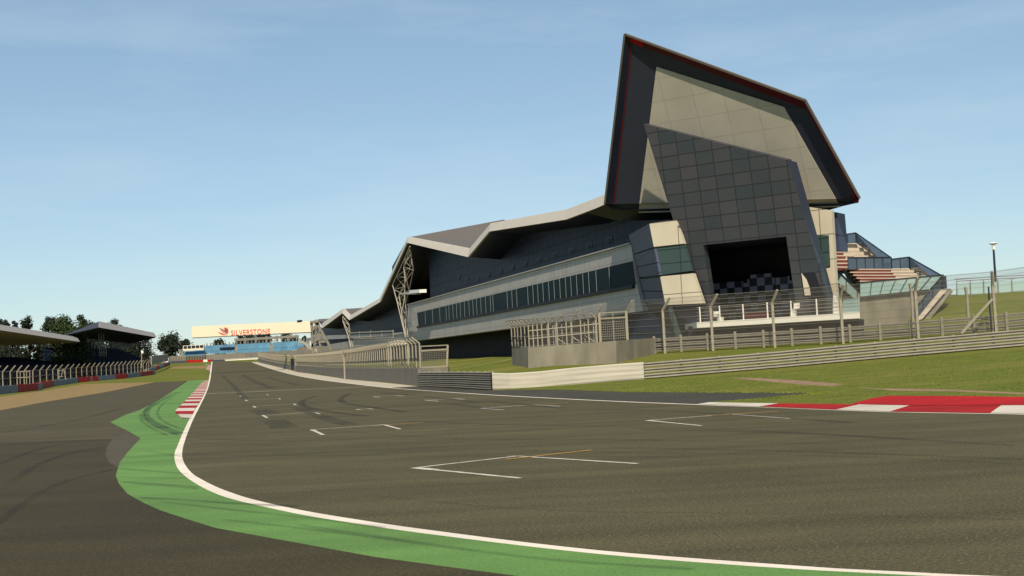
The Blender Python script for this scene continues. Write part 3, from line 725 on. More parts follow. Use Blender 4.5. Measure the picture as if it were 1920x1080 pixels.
mb = MB(); mb.face([a_[3], s[3], kb_(s[3]), kb_(a_[3])]); mb.face([s[3], s[2], kb_(s[2]), kb_(s[3])]); mb.face([s[2], a_[2], kb_(a_[2]), kb_(s[2])]); mb.build('wing_underside', M['navy'], bld)

# podium balcony
pb = at(1306, 608, 90); PP = Plane(pb, UN); PP.u = U; PP.v = Vector((0,0,1))
f_ = poly(PP, [(1306,602.5),(1612,587.3),(1612,598.8),(1306,613)])
b1 = at(1284,605,97)-Vector((0,0,0)); 
zt_ = (f_[0].z+f_[1].z)/2; zb_ = (f_[2].z+f_[3].z)/2
bal = None
mb = MB(); plan = [Vector((f_[0].x,f_[0].y,zb_)), Vector((f_[1].x,f_[1].y,zb_)), Vector((f_[1].x*(f_[1].y+6)/f_[1].y-.3,f_[1].y+6,zb_)), Vector((at(1284,606,97).x, 97, zb_))]
mb.prism(plan, (0,0,zt_-zb_)); bal = mb.build('podium_balcony', M['white_slab'], bld)
for px in (1313,1350,1394,1439.5,1484,1532):
    p = PP.off(-.1).hit(px, 600-(px-1313)*.055); mb = MB(); mb.bar(Vector((p.x,p.y,zt_)), Vector((p.x,p.y,zt_+1.15)), .09); mb.build('rail_post', M['white_slab'], bal)
mb = MB()
A = f_[0]-UN*.1; B = f_[1]-UN*.1
for h in (.25,.5,.75,1.0,1.13): mb.tube(Vector((A.x,A.y,zt_+h)), Vector((B.x,B.y,zt_+h)), .018, n=5)
mb.build('rail_wire', M['post'], bal)
mb = MB(); mb.prism(poly(PP.off(-.4), [(1562,553),(1566,554),(1573,587),(1563,588)]), -UN*.3); mb.build('white_fin', M['white_slab'], bal)
mb = MB(); Pg = PP.off(-.2); mb.prism(poly(Pg, [(1581,562),(1611,559),(1612,585.5),(1580,587)]), -UN*.06); mb.build('glass_panel', M['glass_pale'], bal)
mb = MB(); Pd = PP.off(-2.0); mb.prism(poly(Pd, [(1290,612),(1612,598),(1612,640),(1290,660)]), -UN*1.0); mb.build('podium_base', M['garage'], bld)
for k, (x1, x2, y) in enumerate(((1345,1358,592),(1482,1495,577))):
    tv = thing('timing_cabinet', 'small white cabinet on the podium balcony, %s' % ('nearer the left end behind the railing' if k == 0 else 'right of the centre behind the railing'), 'cabinet', tuple(PP.off(-.5).hit(x1+4, y+10)), 'cabinets on the podium')
    Pq = PP.off(-.7); mb = MB(); mb.prism(poly(Pq, [(x1,y+2),(x1+7,y+2),(x1+7,y+16),(x1,y+16)]), -UN*.5); mb.build('base', M['white_slab'], tv)
    mb = MB(); c = (x1-7, x1+1) if k == 0 else (x1+6, x1+14)
    mb.prism(poly(Pq, [(c[0],y-8),(c[1],y-9),(c[1],y+1),(c[0],y+2)]), -UN*.4); mb.build('screen_box', M['white_slab'], tv)

# lattice columns that prop the roof
def lattice(pl, feet, left, right, topp, midl=.5, n=6, r=.11, name='lattice_column'):
    mb = MB(); P = pl.hit; PB = pl.off(-1.2)
    Ls = [P(*q) for q in left]; Rs = [PB.hit(*q) for q in right]
    for c in (Ls, Rs):
        for a, b in zip(c, c[1:]): mb.tube(a, b, r, n=5)
    def along(c, t):
        k = t*(len(c)-1); i = min(int(k), len(c)-2); return c[i].lerp(c[i+1], k-i)
    for i in range(n):
        t1, t2 = i/n, (i+1)/n
        mb.tube(along(Ls, t1), along(Rs, t2), r*.7, n=4); mb.tube(along(Rs, t1), along(Ls, t2), r*.7, n=4)
        mb.tube(along(Ls, t2), along(Rs, t2), r*.6, n=4)
    return mb.build(name, M['whitesteel'], bld)
LP = F0.off(1.6)
lattice(LP, None, [(768.5,462),(761,480),(736,534),(745,567),(762,640)], [(769,462),(772,495),(758,530),(759,556),(766,640)], None, n=7, r=.085)
lattice(LP.off(.6), None, [(768,470),(757,500),(760,528),(748,553),(760,632)], [(770,476),(775,507),(767,545),(760,570),(765,632)], None, n=4, r=.07)
lattice(LP, None, [(643,593),(643,602),(650,622),(654,633),(658,653)], [(650,596),(655,610),(656,625),(658,636),(661,653)], None, n=4, r=.11)
lattice(LP, None, [(592,607),(591,624),(598,640),(602,655)], [(598,607),(599,626),(601,640),(603,655)], None, n=4, r=.11)
fl = thing('floodlight', 'white floodlight arm mounted on the tall white lattice column', 'floodlight', tuple(LP.hit(770,550)))
mb = MB(); a = LP.off(.8).hit(750,552); b = LP.off(.8).hit(774,548.5); mb.bar(a, b, .35, .35); mb.build('arm', M['whitesteel'], fl)
mb = MB(); a = LP.off(.8).hit(774,547); b = LP.off(.8).hit(793,545.6); mb.bar(a, b, 1.2, .55); mb.build('lamp_head', M['lamp'], fl)
mb = MB(); a = LP.off(.8).hit(752,550.5); b = LP.off(.8).hit(784,550.8); mb.bar(a, b, .8, .22); mb.build('bracket', M['whitesteel'], fl)
mb = MB()                                            # balcony handrail of the far range
BPn = F0.off(.6)
for px, y1, y2 in ((654,622.5,627),(674,621.5,633.5),(695,620,633),(716,619.5,631),(737,618.5,630)): mb.bar(BPn.hit(px,y1), BPn.hit(px,y2), .12)
mb.bar(BPn.hit(650,624.4), BPn.hit(737,620.6), .22, .22); mb.bar(BPn.hit(662,635.6), BPn.hit(738,632.6), .2, .2)
mb.build('balcony_rail', M['whitesteel'], bld)
mb = MB()
for px in range(598, 652, 9): mb.bar(BPn.off(1.5).hit(px,657.2), BPn.off(1.5).hit(px,663), .10)
mb.bar(BPn.off(1.5).hit(595,658), BPn.off(1.5).hit(650,656.3), .14); mb.bar(BPn.off(1.5).hit(595,661.5), BPn.off(1.5).hit(650,660), .14)
tr = thing('terrace_railing', 'low white railing at the foot of the far end of the pit building', 'railing', tuple(BPn.off(1.5).hit(622,664)))
mb.build('rail', M['whitesteel'], tr)
mb = MB(); 
for d in (0, 3.0):
    pts = [(560,640),(568,640),(586,655),(594,655.5)]
    for a, b in zip(pts, pts[1:]): mb.tube(at(a[0], a[1]+d, 300), at(b[0], b[1]+d, 300), .14, n=5)
for q in ((560,640),(577,647.5),(586,655),(594,655.5)): mb.tube(at(q[0], q[1], 300), at(q[0]+.3, q[1]+8, 300), .12, n=5)
rl = thing('stair_handrail', 'pale zigzag handrail on the slope beneath the gantry end', 'handrail', tuple(at(577,655,300))); mb.build('rail', M['whitesteel'], rl)
tr = thing('terrace_mound', 'grey sloping concrete ramp wall under the gantry end', 'ramp', tuple(at(590,668,303)))
mb = MB(); mb.prism([at(556,668,304), at(556,655,304), at(562,651,304), at(600,648,304), at(617,650,304), at(650,668,304)], (0,2,0)); mb.build('ramp_wall', M['concrete_d'], tr)

# ------------------------------------------------------------------ sign gantry across the straight
GY = 250.0
g0 = at(360,612,GY)
gan = thing('sign_gantry', 'long cream sign gantry with red lettering spanning the track', 'gantry', tuple(at(600,662,GY)))
pan = [at(359.5,612,GY), at(581,602,GY), at(583,622.5,GY), at(360,633,GY)]
GPl = Plane(pan[0], (0,-1,0)); GPl.u = Vector((1,0,0)); GPl.v = Vector((0,0,1))
mb = MB(); mb.prism(pan, (0,1.6,0), GPl); sgn = mb.build('sign_panel', M['sign'], gan)
mb = MB(); mb.prism([p+Vector((0,.05,0)) for p in (at(360,632.2,GY), at(583,621.7,GY), at(583,623.6,GY), at(360,634,GY))], (0,1.5,0)); mb.build('bottom_beam', M['frame'], gan)
def txt(name, s, px, py, hpx, wpx, parent, m, Y):
    cu_ = bpy.data.curves.new(name, 'FONT'); cu_.body = s; cu_.extrude = .02; cu_.size = 1; cu_.space_character = 1.12; cu_.offset = .004
    o = bpy.data.objects.new(name, cu_); col.objects.link(o); cu_.materials.append(m)
    bpy.context.view_layer.update(); w = o.dimensions.x; h = o.dimensions.y
    a = at(px, py, Y); b = at(px+wpx, py-wpx*.046, Y)
    ang = math.atan2(b.z-a.z, b.x-a.x); sx = (b-a).length/w; sy = hpx*Y/FP/h
    o.rotation_euler = (math.pi/2, -ang, 0); o.scale = (sx, sy, 1)
    o.location = a
    dg = bpy.context.evaluated_depsgraph_get(); bpy.context.view_layer.update()
    me = bpy.data.meshes.new_from_object(o.evaluated_get(dg)); mw = o.matrix_world.copy(); me.transform(Matrix.Translation(-wloc(parent)) @ mw)
    bpy.data.objects.remove(o); me.name = name
    o2 = bpy.data.objects.new(name, me); col.objects.link(o2); o2.parent = parent; return o2
txt('lettering', 'SILVERSTONE', 433, 629.0, 9.6, 73, gan, M['letter'], GY-.06)
mb = MB(); mbd = MB()
def blade(mb, pts, Y=GY-.05):
    p = [at(x, y, Y) for x, y in pts]; mb.prism(p, (0,.04,0))
k = lambda x, y: (340+x/6.857, 590+y/6.857)          # reading of the emblem
blade(mb, [k(470,222), k(520,236), k(565,258), k(592,264), k(540,262), k(500,248)])
blade(mb, [k(484,176), k(520,216), k(560,246), k(592,258), k(556,232), k(520,200)])
blade(mbd, [k(486,168), k(530,200), k(568,232), k(598,252), k(570,216), k(532,186)])
blade(mb, [k(540,160), k(556,200), k(580,232), k(598,246), k(584,214), k(562,182)])
blade(mbd, [k(556,158), k(566,196), k(586,226), k(600,238), k(592,206), k(574,176)])
blade(mb, [k(576,156), k(580,190), k(592,214), k(602,232), k(600,200), k(588,172)])
blade(mb, [k(590,166), k(592,190), k(600,214), k(605,226), k(604,194)])
mb.build('emblem', M['letter'], gan); mbd.build('emblem_blade', M['darkblade'], gan)
mb = MB(); T0 = GY+.8
for a, b in (((584,604),(586.5,658)), ((593,603),(622,655)), ((584,622),(596,606)), ((586,650),(602,632)), ((583,604),(596,603)), ((601,626),(585,650)), ((612,640),(588,641)), ((604,628),(586,630))):
    mb.bar(at(*a, T0), at(*b, T0), .5, .5)
mb.build('support_frame', M['beam'], gan)
mb = MB(); mb.prism([at(581,602,GY+.1), at(596,600.5,GY+.1), at(598,604.5,GY+.1), at(582,606,GY+.1)], (0,1.4,0)); mb.build('end_beam', M['beam'], gan)
mb = MB(); a = at(562,602.4,GY+.4); mb.obox(a, (.5,0,.03), (0,.4,0), (0,0,.25)); mb.tube(a-Vector((0,0,.6)), a, .07); mb.build('camera_box', M['black'], gan)

# ------------------------------------------------------------------ barriers and fences on the right
def ground(p): return Vector((p.x, p.y, H(p.x, p.y)))
def wbeam_profile(z0, h):
    return [(-.05, z0), (.05, z0+h*.10), (.05, z0+h*.28), (-.05, z0+h*.44), (-.05, z0+h*.56), (.05, z0+h*.72), (.05, z0+h*.90), (-.05, z0+h)]
def sweep(mb, path, prof, side):
    path = [Vector(p) for p in path]; n = len(path); rows = []
    for i, p in enumerate(path):
        a = path[max(0,i-1)]; b = path[min(n-1,i+1)]; t = b-a; t.z = 0; t.normalize(); x = Vector((t.y, -t.x, 0))*side
        rows.append([p+x*o+Vector((0,0,z)) for o, z in prof])
    for i in range(n-1):
        for j in range(len(prof)-1): mb.face([rows[i][j], rows[i+1][j], rows[i+1][j+1], rows[i][j+1]], [(i,j),(i+1,j),(i+1,j+1),(i,j+1)])
def dens(path, n=3):
    return resample(path, (len(path)-1)*n)
ar = [at(1208,712,62), at(1450,692,61), at(1700,669,60.4), at(1920,650,60), at(2100,634,59)]
ar = dens(ar, 6)
armco = thing('crash_barrier', 'long grey steel crash barrier running right from the white-wrapped section', 'barrier', tuple(ar[0]))
for k in range(3):
    mb = MB(); sweep(mb, ar, [(o, z) for o, z in wbeam_profile(.05+k*.30, .235)], 1); sweep(mb, ar, [(-.06, .06+k*.30), (-.06, .28+k*.30)], 1); mb.build('steel_beam', M['steel'], armco)
pm = MB().obox((0,0,.46), (.05,0,0), (0,.07,0), (0,0,.46)).mesh('post', M['steel'])
for p in ar[::2]: put('post', pm, armco, p+Vector((0,.16,0)))
# white wrapped section
wb = [at(923.5,731.5,62.9), at(960,731.8,63.4), at(1010,728.8,63.2), at(1080,721.5,62.6), at(1150,715.8,62.3), at(1208,711.8,62)]
wrap = thing('wrapped_barrier', 'barrier section wrapped in stained white belting at the grass corner', 'barrier', tuple(wb[0]))
mb = MB(); pr = [(-.10,.02),(.0,.02),(.04,.10),(.03,.22),(.04,.32),(.03,.46),(.045,.60),(.03,.74),(.035,.86),(.0,.92),(-.10,.92)]
sweep(mb, dens(wb, 8), pr, 1); mb.build('belt', M['band'], wrap)
# rail section to its left, in front of the pit wall end
wl = [at(785.5,724.3,80.5), at(860,727.6,70), at(922.5,731.4,63)]
ar2 = thing('crash_barrier', 'short grey steel crash barrier between the pit wall end and the white-wrapped section', 'barrier', tuple(wl[0]))
for k in range(4):
    mb = MB(); sweep(mb, dens(wl, 6), wbeam_profile(.03+k*.245, .20), 1); mb.build('steel_beam', M['steel'], ar2)
mb = MB(); sweep(mb, dens(wl, 3), [(-.07,.0),(-.07,.95)], 1); mb.build('backing', M['black'], ar2)
mb = MB()
for p in dens(wl, 6): mb.obox(p+Vector((.08,.1,.5)), (.05,0,0), (0,.05,0), (0,0,.5))
mb.build('posts_behind', M['steel'], ar2)

# grey retaining wall with a small fence on it
rw = [at(959.6,683.5,86), at(989.8,687,80), at(1155.4,681.5,78), at(1228,663.8,84)]
rt = [at(959.6,651,86), at(989.8,651.5,80), at(1155.4,638.8,78), at(1228,633.8,84)]
wall = thing('retaining_wall', 'angled grey concrete wall on the grass behind the white-wrapped barrier', 'wall', tuple(rw[1]))
mb = MB(); cen_ = Vector((4, 92, 0))
for i in range(3):
    a, b, c, d = rw[i]-Vector((0,0,.6)), rw[i+1]-Vector((0,0,.6)), rt[i+1], rt[i]
    n = (b-a).cross(Vector((0,0,1))).normalized()
    if n.y < 0: n = -n
    mb.face([a,b,c,d], [(0,0),(1,0),(1,1),(0,1)]); mb.face([d, c, c+n*.35, d+n*.35]); mb.face([a+n*.35, b+n*.35, c+n*.35, d+n*.35])
mb.build('concrete_face', M['concrete'], wall)
fen = thing('cage_fence', 'steel mesh cage fence standing on the angled grey concrete wall', 'fence', tuple(rt[1]))
tops = [(967,622.5),(976,621.5),(986,620),(997,618.5),(1003,617.5),(1018,616),(1033,613.5),(1044,612),(1063,610),(1077,608),(1091,606)]
bs = [(960.5,650),(967,650),(972.5,649.6),(979,649),(985.5,649),(992.5,648.8),(1001,647.5),(1009.5,647),(1018,646),(1031,645),(1047,643.5),(1064.5,642),(1091.5,640.5),(1106,639.5),(1121,638.5)]
def wallpt(px, off=0):
    for a, b in zip(rt, rt[1:]):
        pa, pb_ = project(a)[0], project(b)[0]
        if pa <= px <= pb_:
            t = (px-pa)/(pb_-pa); p = a.lerp(b, t); return p+Vector((0,.18,0))
    return rt[0]+Vector((0,.18,0))
fh = 1.55
pmesh = MB().obox((0,0,fh/2), (.038,0,0), (0,.038,0), (0,0,fh/2)).bar((0,0,fh-.02), (-.35,-.28,fh+.38), .075, .075).mesh('post', M['post'])
for px, _y in bs: put('post', pmesh, fen, wallpt(px))
pp = [wallpt(x) for x, _ in bs]
mb = MB()
for z in (.06, .75, fh): 
    for a, b in zip(pp, pp[1:]): mb.tube(a+Vector((0,0,z)), b+Vector((0,0,z)), .025, n=5)
for a, b in zip(pp, pp[1:]): mb.tube(a+Vector((-.35,-.28,fh+.38)), b+Vector((-.35,-.28,fh+.38)), .03, n=5)
mb.build('rail', M['cable'], fen)
mb = MB(); ga, gb_ = wallpt(1127), wallpt(1176)
for p in (ga, gb_): mb.bar(p, p+Vector((0,0,1.95)), .16, .16)
mb.bar(ga+Vector((0,0,1.55)), gb_+Vector((0,0,1.55)), .12, .12); mb.bar(ga+Vector((0,0,1.93)), gb_+Vector((0,0,1.93)), .07, .07); mb.bar(ga.lerp(gb_,.5), ga.lerp(gb_,.5)+Vector((0,0,1.9)), .04)
mb.build('gate_frame', M['post'], fen)
def netting(name, m, pts, z0, z1, parent, lean=(0,0,0)):
    mb = MB(); s = 0
    for a, b in zip(pts, pts[1:]):
        l = (b-a).length; Z0 = Vector((0,0,z0)); Z1 = Vector((0,0,z1))+Vector(lean)
        mb.face([a+Z0, b+Z0, b+Z1, a+Z1], [(s,z0),(s+l,z0),(s+l,z1),(s,z1)]); s += l
    return mb.build(name, m, parent)
netting('mesh_panel', meshmat('cage_mesh', (.25,.22,.17), .16, .026, False), [ga, gb_], .05, 1.55, fen)
netting('mesh_panel', M['mesh'], pp, .05, fh, fen)
mb = MB()                                             # inner scaffold seen through the cage
for px in (1035,1052,1070,1095,1112): p = wallpt(px)+Vector((.2,1.2,-.3)); mb.bar(p, p+Vector((0,0,1.7)), .045)
for z in (.7,1.25): mb.bar(wallpt(992)+Vector((0,1.2,z-.1)), wallpt(1128)+Vector((0,1.2,z)), .06)
for px in (1045,1075,1100): p = wallpt(px)+Vector((0,1.1,0)); mb.bar(p+Vector((0,0,.55)), p+Vector((.9,0,-.1)), .06)
mb.build('inner_frame', M['whitesteel'], fen)

# tall catch fence with cranked posts
cf = FEN2W[::-1]                                     # left to right
extra = [(1177,88),(1119,93),(1073,99),(1043,105),(1028,112)]
exw = []
for px, Y in extra:
    q = at(px, 640, Y); q.z = H(q.x, q.y); exw.append(q)
line = exw[::-1]+cf
catch = thing('catch_fence', 'tall catch fence with cranked steel posts behind the crash barriers', 'fence', tuple(cf[0]))
pst = MB().obox((0,0,1.6), (.075,0,0), (0,.06,0), (0,0,1.6)); pst.bar((0,0,3.15), (.0,-.62,3.95), .15, .12, up=(1,0,0)); 
def mkpost(dx): 
    b = MB().obox((0,0,1.58), (.085,0,0), (0,.07,0), (0,0,1.58)); b.bar((0,0,3.1), (dx,-.5,3.95), .17, .13, up=(1,0,0)); return b.mesh('post', M['post'])
arms = [.52,.52,.5,.5,.45,.5,.45,.3,.15,.05,-.2,-.3]
for i, p in enumerate(line): put('post', mkpost(arms[min(i, len(arms)-1)]), catch, p)
netting('mesh_panel', M['mesh'], line, .2, 3.15, catch); 
for z1, z2 in ((3.15,3.95),):
    mb = MB(); s_ = 0
    for i in range(len(line)-1):
        a, b = line[i], line[i+1]; la, lb = arms[min(i,11)], arms[min(i+1,11)]; l = (b-a).length
        mb.face([a+Vector((0,0,z1)), b+Vector((0,0,z1)), b+Vector((lb,-.5,z2)), a+Vector((la,-.5,z2))], [(s_,0),(s_+l,0),(s_+l,.95),(s_,.95)]); s_ += l
    mb.build('mesh_panel', M['mesh'], catch)
mb = MB()
for z in (.5,1.0,1.5,2.0,2.5,3.0):
    for a, b in zip(line, line[1:]): mb.tube(a+Vector((0,-.08,z)), b+Vector((0,-.08,z)), .012, n=4)
for z in (3.3,3.6,3.9):
    k = (z-3.1)/.85
    for i in range(len(line)-1): mb.tube(line[i]+Vector((arms[min(i,11)]*k,-.5*k-.05,z)), line[i+1]+Vector((arms[min(i+1,11)]*k,-.5*k-.05,z)), .012, n=4)
mb.build('cable', M['cable'], catch)
mb = MB(); mb.bar(line[-2]+Vector((-.1,0,2.2)), at(1802,622,75.2)-Vector((0,0,.1)), .16, .14); mb.build('brace', M['post'], catch)
mb = MB(); mb.bar(line[-2]+Vector((-.28,.0,0)), line[-2]+Vector((-.28,0,3.0)), .07, .1); mb.build('edge_strip', M['frame'], catch)
# second row of posts further back
mb = None
bk = thing('back_fence', 'slim second row of fence posts in front of the concrete stand wall', 'fence', tuple(at(1710,640,84)))
for px, yb, yt, Y in ((1712,606,532,88),(1816,605,538,86)):
    a = at(px,yb,Y); b = at(px-3,yt+16,Y); mb = MB(); mb.bar(a-Vector((0,0,.5)), b, .16, .14); mb.bar(b, at(px-6,yt,Y), .16, .2); mb.build('post', M['post'], bk)
# rail behind the catch fence
r2 = [p+Vector((.3,1.2,0)) for p in [cf[0]+Vector((-.9,0,0))]+cf]
for p in r2: p.z = H(p.x, p.y)
r2 = dens(r2, 4)
arm3 = thing('crash_barrier', 'grey steel crash barrier on posts behind the tall catch fence', 'barrier', tuple(r2[0]))
for k in range(3):
    mb = MB(); sweep(mb, r2, wbeam_profile(.12+k*.36, .24), 1); mb.build('steel_beam', M['steel'], arm3)
pm3 = MB().obox((0,0,.62), (.09,0,0), (0,.05,0), (0,0,.62)).mesh('post', M['post'])
for p in r2[::2]: put('post', pm3, arm3, p+Vector((0,-.12,0)))

# ------------------------------------------------------------------ pit wall, its fence, end cage
pw = gp([(784.5,724.3),(716,718),(651,711),(600,704),(551,696.4)]); pw2 = gp([(544.5,695),(520,690),(498,684),(484,679)])
def offp(pl, d): return offset(pl, d)
def pitwall(label, pl, hh=1.22):
    t = thing('pit_wall', label, 'wall', tuple(pl[0])); pl = dens(smooth(pl, 1), 3); bk_ = offset(pl, .4); mb = MB()
    for i in range(len(pl)-1):
        a, b, c, d = pl[i], pl[i+1], bk_[i+1], bk_[i]; Z = Vector((0,0,hh)); N = Vector((0,0,-.3))
        mb.face([a+N,b+N,b+Z,a+Z]); mb.face([a+Z,b+Z,c+Z,d+Z]); mb.face([d+N,c+N,c+Z,d+Z])
    mb.face([pl[0]-Vector((0,0,.3)), bk_[0]-Vector((0,0,.3)), bk_[0]+Vector((0,0,hh)), pl[0]+Vector((0,0,hh))])
    mb.build('concrete_face', M['concrete_d'], t); return t
pitwall('grey concrete pit wall along the track, nearer section', pw)
pitwall('grey concrete pit wall along the track, far section beyond the dark gap', pw2)
gapd = thing('gap_panel', 'narrow black panel standing for the dark gap in the pit wall', 'gate', tuple(pw[-1]))
mb = MB(); mb.bar(pw[-1]+Vector((.3,.5,0)), pw2[0]+Vector((.3,-.5,0)), .2, 5.0); mb.build('black_panel', M['black'], gapd)  # black panel added to stand for the dark gap
PH, AR = 1.75, .55
pf_me = MB().obox((0,0,PH/2), (.045,0,0), (0,.05,0), (0,0,PH/2)).bar((0,0,PH-.03), (-.52,-.05,PH+.42), .09, .09).mesh('post', M['post'])
def wallfence(label, pl, n, first=0):
    t = thing('pit_fence', label, 'fence', tuple(pl[0]+Vector((0,0,1.22))))
    c = resample(offset(smooth(pl, 1), .2), n); Z = Vector((0,0,1.22)); c = [p+Z for p in c]
    far = MB()
    for i, p in enumerate(c):
        if i < 100: put('post', pf_me, t, p)
        else: far.obox(p+Vector((0,0,PH/2)), (.045,0,0), (0,.05,0), (0,0,PH/2)); far.bar(p+Vector((0,0,PH)), p+Vector((-.52,-.05,PH+.42)), .09)
    if far.f: tag(far.build('distant_posts', M['post'], t), kind='stuff')
    mb = MB()
    for z, o in ((.05,0),(PH,0),(PH+.42,-.52)):
        for a, b in zip(c, c[1:]): mb.bar(a+Vector((o,0,z)), b+Vector((o,0,z)), .05)
    mb.build('rail', M['cable'], t); netting('mesh_panel', M['mesh_l'], c, .05, PH, t); return t
wallfence('pale post and mesh fence on top of the nearer pit wall', pw, 96)
wallfence('pale dense mesh fence on top of the far pit wall', pw2, 70)
for px, py, w in ((647,711,.32),(555.5,697,.4)):
    q = G(px, py); mb = MB(); mb.bar(q, q+Vector((0,0,3.4)), w*.6, w*.6)
    t = thing('gate_post', 'thick pale post standing in front of the pit wall, %s' % ('nearer one at mid wall' if px > 600 else 'farther one by the dark gap'), 'post', tuple(q), 'posts at the pit wall'); mb.build('shaft', M['post'], t)
    mb = MB(); mb.obox(q+Vector((0,0,3.42)), (w*.4,0,0), (0,w*.4,0), (0,0,.05)); mb.build('cap', M['post'], t)
e0 = at(785.5,700,80.9); e1 = at(840,695,82)
endc = thing('wall_end_cage', 'square mesh screen on a pale concrete block at the end of the pit wall', 'screen', tuple(e0))
zb0 = at(785.5,689.5,80.9).z
mb = MB(); mb.prism([at(786,702,80.9), at(840,700,82), at(840,687.5,82), at(786,690,80.9)], (.1,.35,0)); mb.prism([at(786,726,80.9), at(840,726,82), at(840,699,82), at(786,701.5,80.9)], (.1,.3,0)); mb.build('concrete_block', M['concrete'], endc)
mb = MB(); fr_ = [at(788.5,689,81), at(838,687,82), at(839.5,655,82), at(788,658,81)]; tp2 = [at(788,649.5,81), at(839.5,647,82)]
for a, b in ((fr_[0],fr_[1]),(fr_[2],fr_[3]),(fr_[0],tp2[0]),(fr_[1],tp2[1])): mb.bar(a, b, .13, .1, up=(0,1,0))
mb.bar(tp2[0], tp2[1], .07, .07); mb.build('frame', M['post'], endc)
mb = MB(); l = (fr_[1]-fr_[0]).length; mb.face(fr_, [(0,0),(l,0),(l,1.2),(0,1.2)]); mb.build('mesh_panel', meshmat('end_mesh', (.22,.20,.16), .13, .022, False), endc)
mb = MB()                                              # pale goal-like frame beyond
fy, by = 150, 156
P_ = {'a': at(727,640.5,by), 'b': at(752,639,by), 'c': at(732,646,fy), 'd': at(764,644.5,fy)}
def dn(p, z=1.2): return Vector((p.x, p.y, z))
for kx in 'abcd': mb.tube(dn(P_[kx]), P_[kx], .10, n=6)
for x, y in ('ab','bd','dc','ca'): mb.tube(P_[x], P_[y], .10, n=6)
gf = thing('canopy_frame', 'small white tubular canopy frame behind the pit wall fence', 'frame', tuple(dn(P_['c']))); mb.build('tube_frame', M['whitesteel'], gf)
mb = MB(); mb.face([P_['a']+Vector((0,0,-.05)), P_['b']+Vector((0,0,-.05)), P_['d']+Vector((0,0,-.05)), P_['c']+Vector((0,0,-.05))]); mb.build('canopy_sheet', M['beam'], gf)
# pale kerb lines on the pit lane grass
mb = MB(); q = [Hp(842,681), Hp(897,671.5)]; ribbon(mb, q, .55, .03); ribbon(mb, [Hp(842,695), Hp(958,674)], .10, .02); ribbon(mb, [Hp(842,683.5), Hp(940,668.5)], .10, .02)
tag(mb.build('pit_lane_line', M['white']), kind='structure')

# ------------------------------------------------------------------ right-hand terrace stand, bank, lamp
st = thing('terrace_stand', 'stepped terrace stand with red-brown rows and glass balustrades beside the wing', 'stand', tuple(at(1640,600,104)))
mbc = MB(); mbr = MB()
def row(px1, px2, y1, y2, Y, red, px3=None):
    a, b, c, d = at(px1,y1,Y), at(px2,y1,Y), at(px2,y2,Y), at(px1,y2,Y)
    if red: m_ = MB(); m_.prism([a,b,c,d], (0,1.1,0)); m_.build('seat_row', M['seatred'], st)
    else: mbc.prism([a,b,c,d], (0,1.1,0))
for i in range(7):                                      # upper flight
    y = 457+i*7.1; Y = 113-i*.9
    row(1560, 1574+i*9.4, y, y+2.3, Y, False); row(1560, 1573+i*4.2, y+2.3, y+7.1, Y-.02, True); row(1573+i*4.2, 1640+i*6, y+.5, y+7.2, Y+.05, False)
mbc.prism([at(1560,455,114), at(1605,454,114), at(1642,482,112), at(1680,512,110), at(1560,512,110)], (0,1,0))
for i in range(5):                                      # lower flight
    y = 504+i*5.6; Y = 104.5-i*.8
    row(1588+i*6, 1705+i*9, y, y+1.7, Y, False); row(1594+i*6, 1670+i*4, y+1.7, y+5.6, Y-.02, True); row(1671+i*4, 1730+i*9, y+2.4, y+5.7, Y+.05, False)
mbc.prism([at(1585,504,106), at(1706,503,106), at(1735,524,104), at(1745,552,103), at(1612,556,103)], (0,1,0))
mbc.build('steps', M['step'], st)
mb = MB(); mb.prism([at(1566,500,99), at(1612,552,97), at(1612,610,97), at(1566,610,99)], (.3,1,0)); mb.build('stair_side', M['step'], st)
mb = MB(); wallf = [at(1608,556.5,98), at(1705,546,98), at(1743,542.5,98), at(1712,606,98), at(1700,612,98), at(1608,616,98)]; mb.prism(wallf, (0,1.2,0)); mb.build('concrete_wall', M['concrete'], st)
def glass(name, m, pts, rail=True, rm='drail', parent=st, w=.1, nposts=4):
    q = [at(*p) for p in pts]; mb = MB(); mb.prism(q, (0,.05,0)); o = mb.build(name, M[m], parent)
    if rail:
        mb = MB(); mb.bar(q[0], q[1], w, w); mb.build('handrail', M[rm], o)
        for i in range(nposts+1): t = i/nposts; mb = MB(); mb.bar(q[0].lerp(q[1], t)+Vector((0,-.06,0)), q[3].lerp(q[2], t)+Vector((0,-.06,0)), .05); mb.build('stanchion', M['drail'], o)
    return o
glass('balustrade', 'glass_smoke', [(1574,441,112.5),(1604,436.5,112.5),(1605,456,112.5),(1574,457,112.5)], nposts=2)
glass('balustrade', 'glass_smoke', [(1604,436.5,112.5),(1671,483.5,108),(1650,487,108),(1606,456,112.5)], nposts=4)
glass('balustrade', 'glass_smoke', [(1589,483,104),(1671,482.5,106),(1672,505,106),(1590,505,104)], nposts=5)
glass('balustrade', 'glass_smoke', [(1671,486,106),(1704,482,106),(1705,504,106),(1672,505,106)], nposts=2)
glass('balustrade', 'glass_smoke', [(1704,482,106),(1771,520,99),(1752,524,99),(1706,504,106)], nposts=4)
glass('balustrade', 'glass_pale', [(1612,530,97.5),(1769,515.5,97.5),(1743,542,97.5),(1612,556,97.5)], nposts=7)
glass('balustrade', 'glass_pale', [(1566,503,98),(1607,543,96.5),(1607,566,96.5),(1566,524,98)], nposts=2)
glass('balustrade', 'glass_smoke', [(1768,516,97.3),(1712,583,95),(1712,604,95),(1765,544,97.3)], nposts=3)
mb = MB(); mb.prism([at(1768,517,98), at(1774,517,98), at(1776,540,98), at(1765,541,98)], (0,1.5,0)); mb.build('end_pier', M['frame'], st)
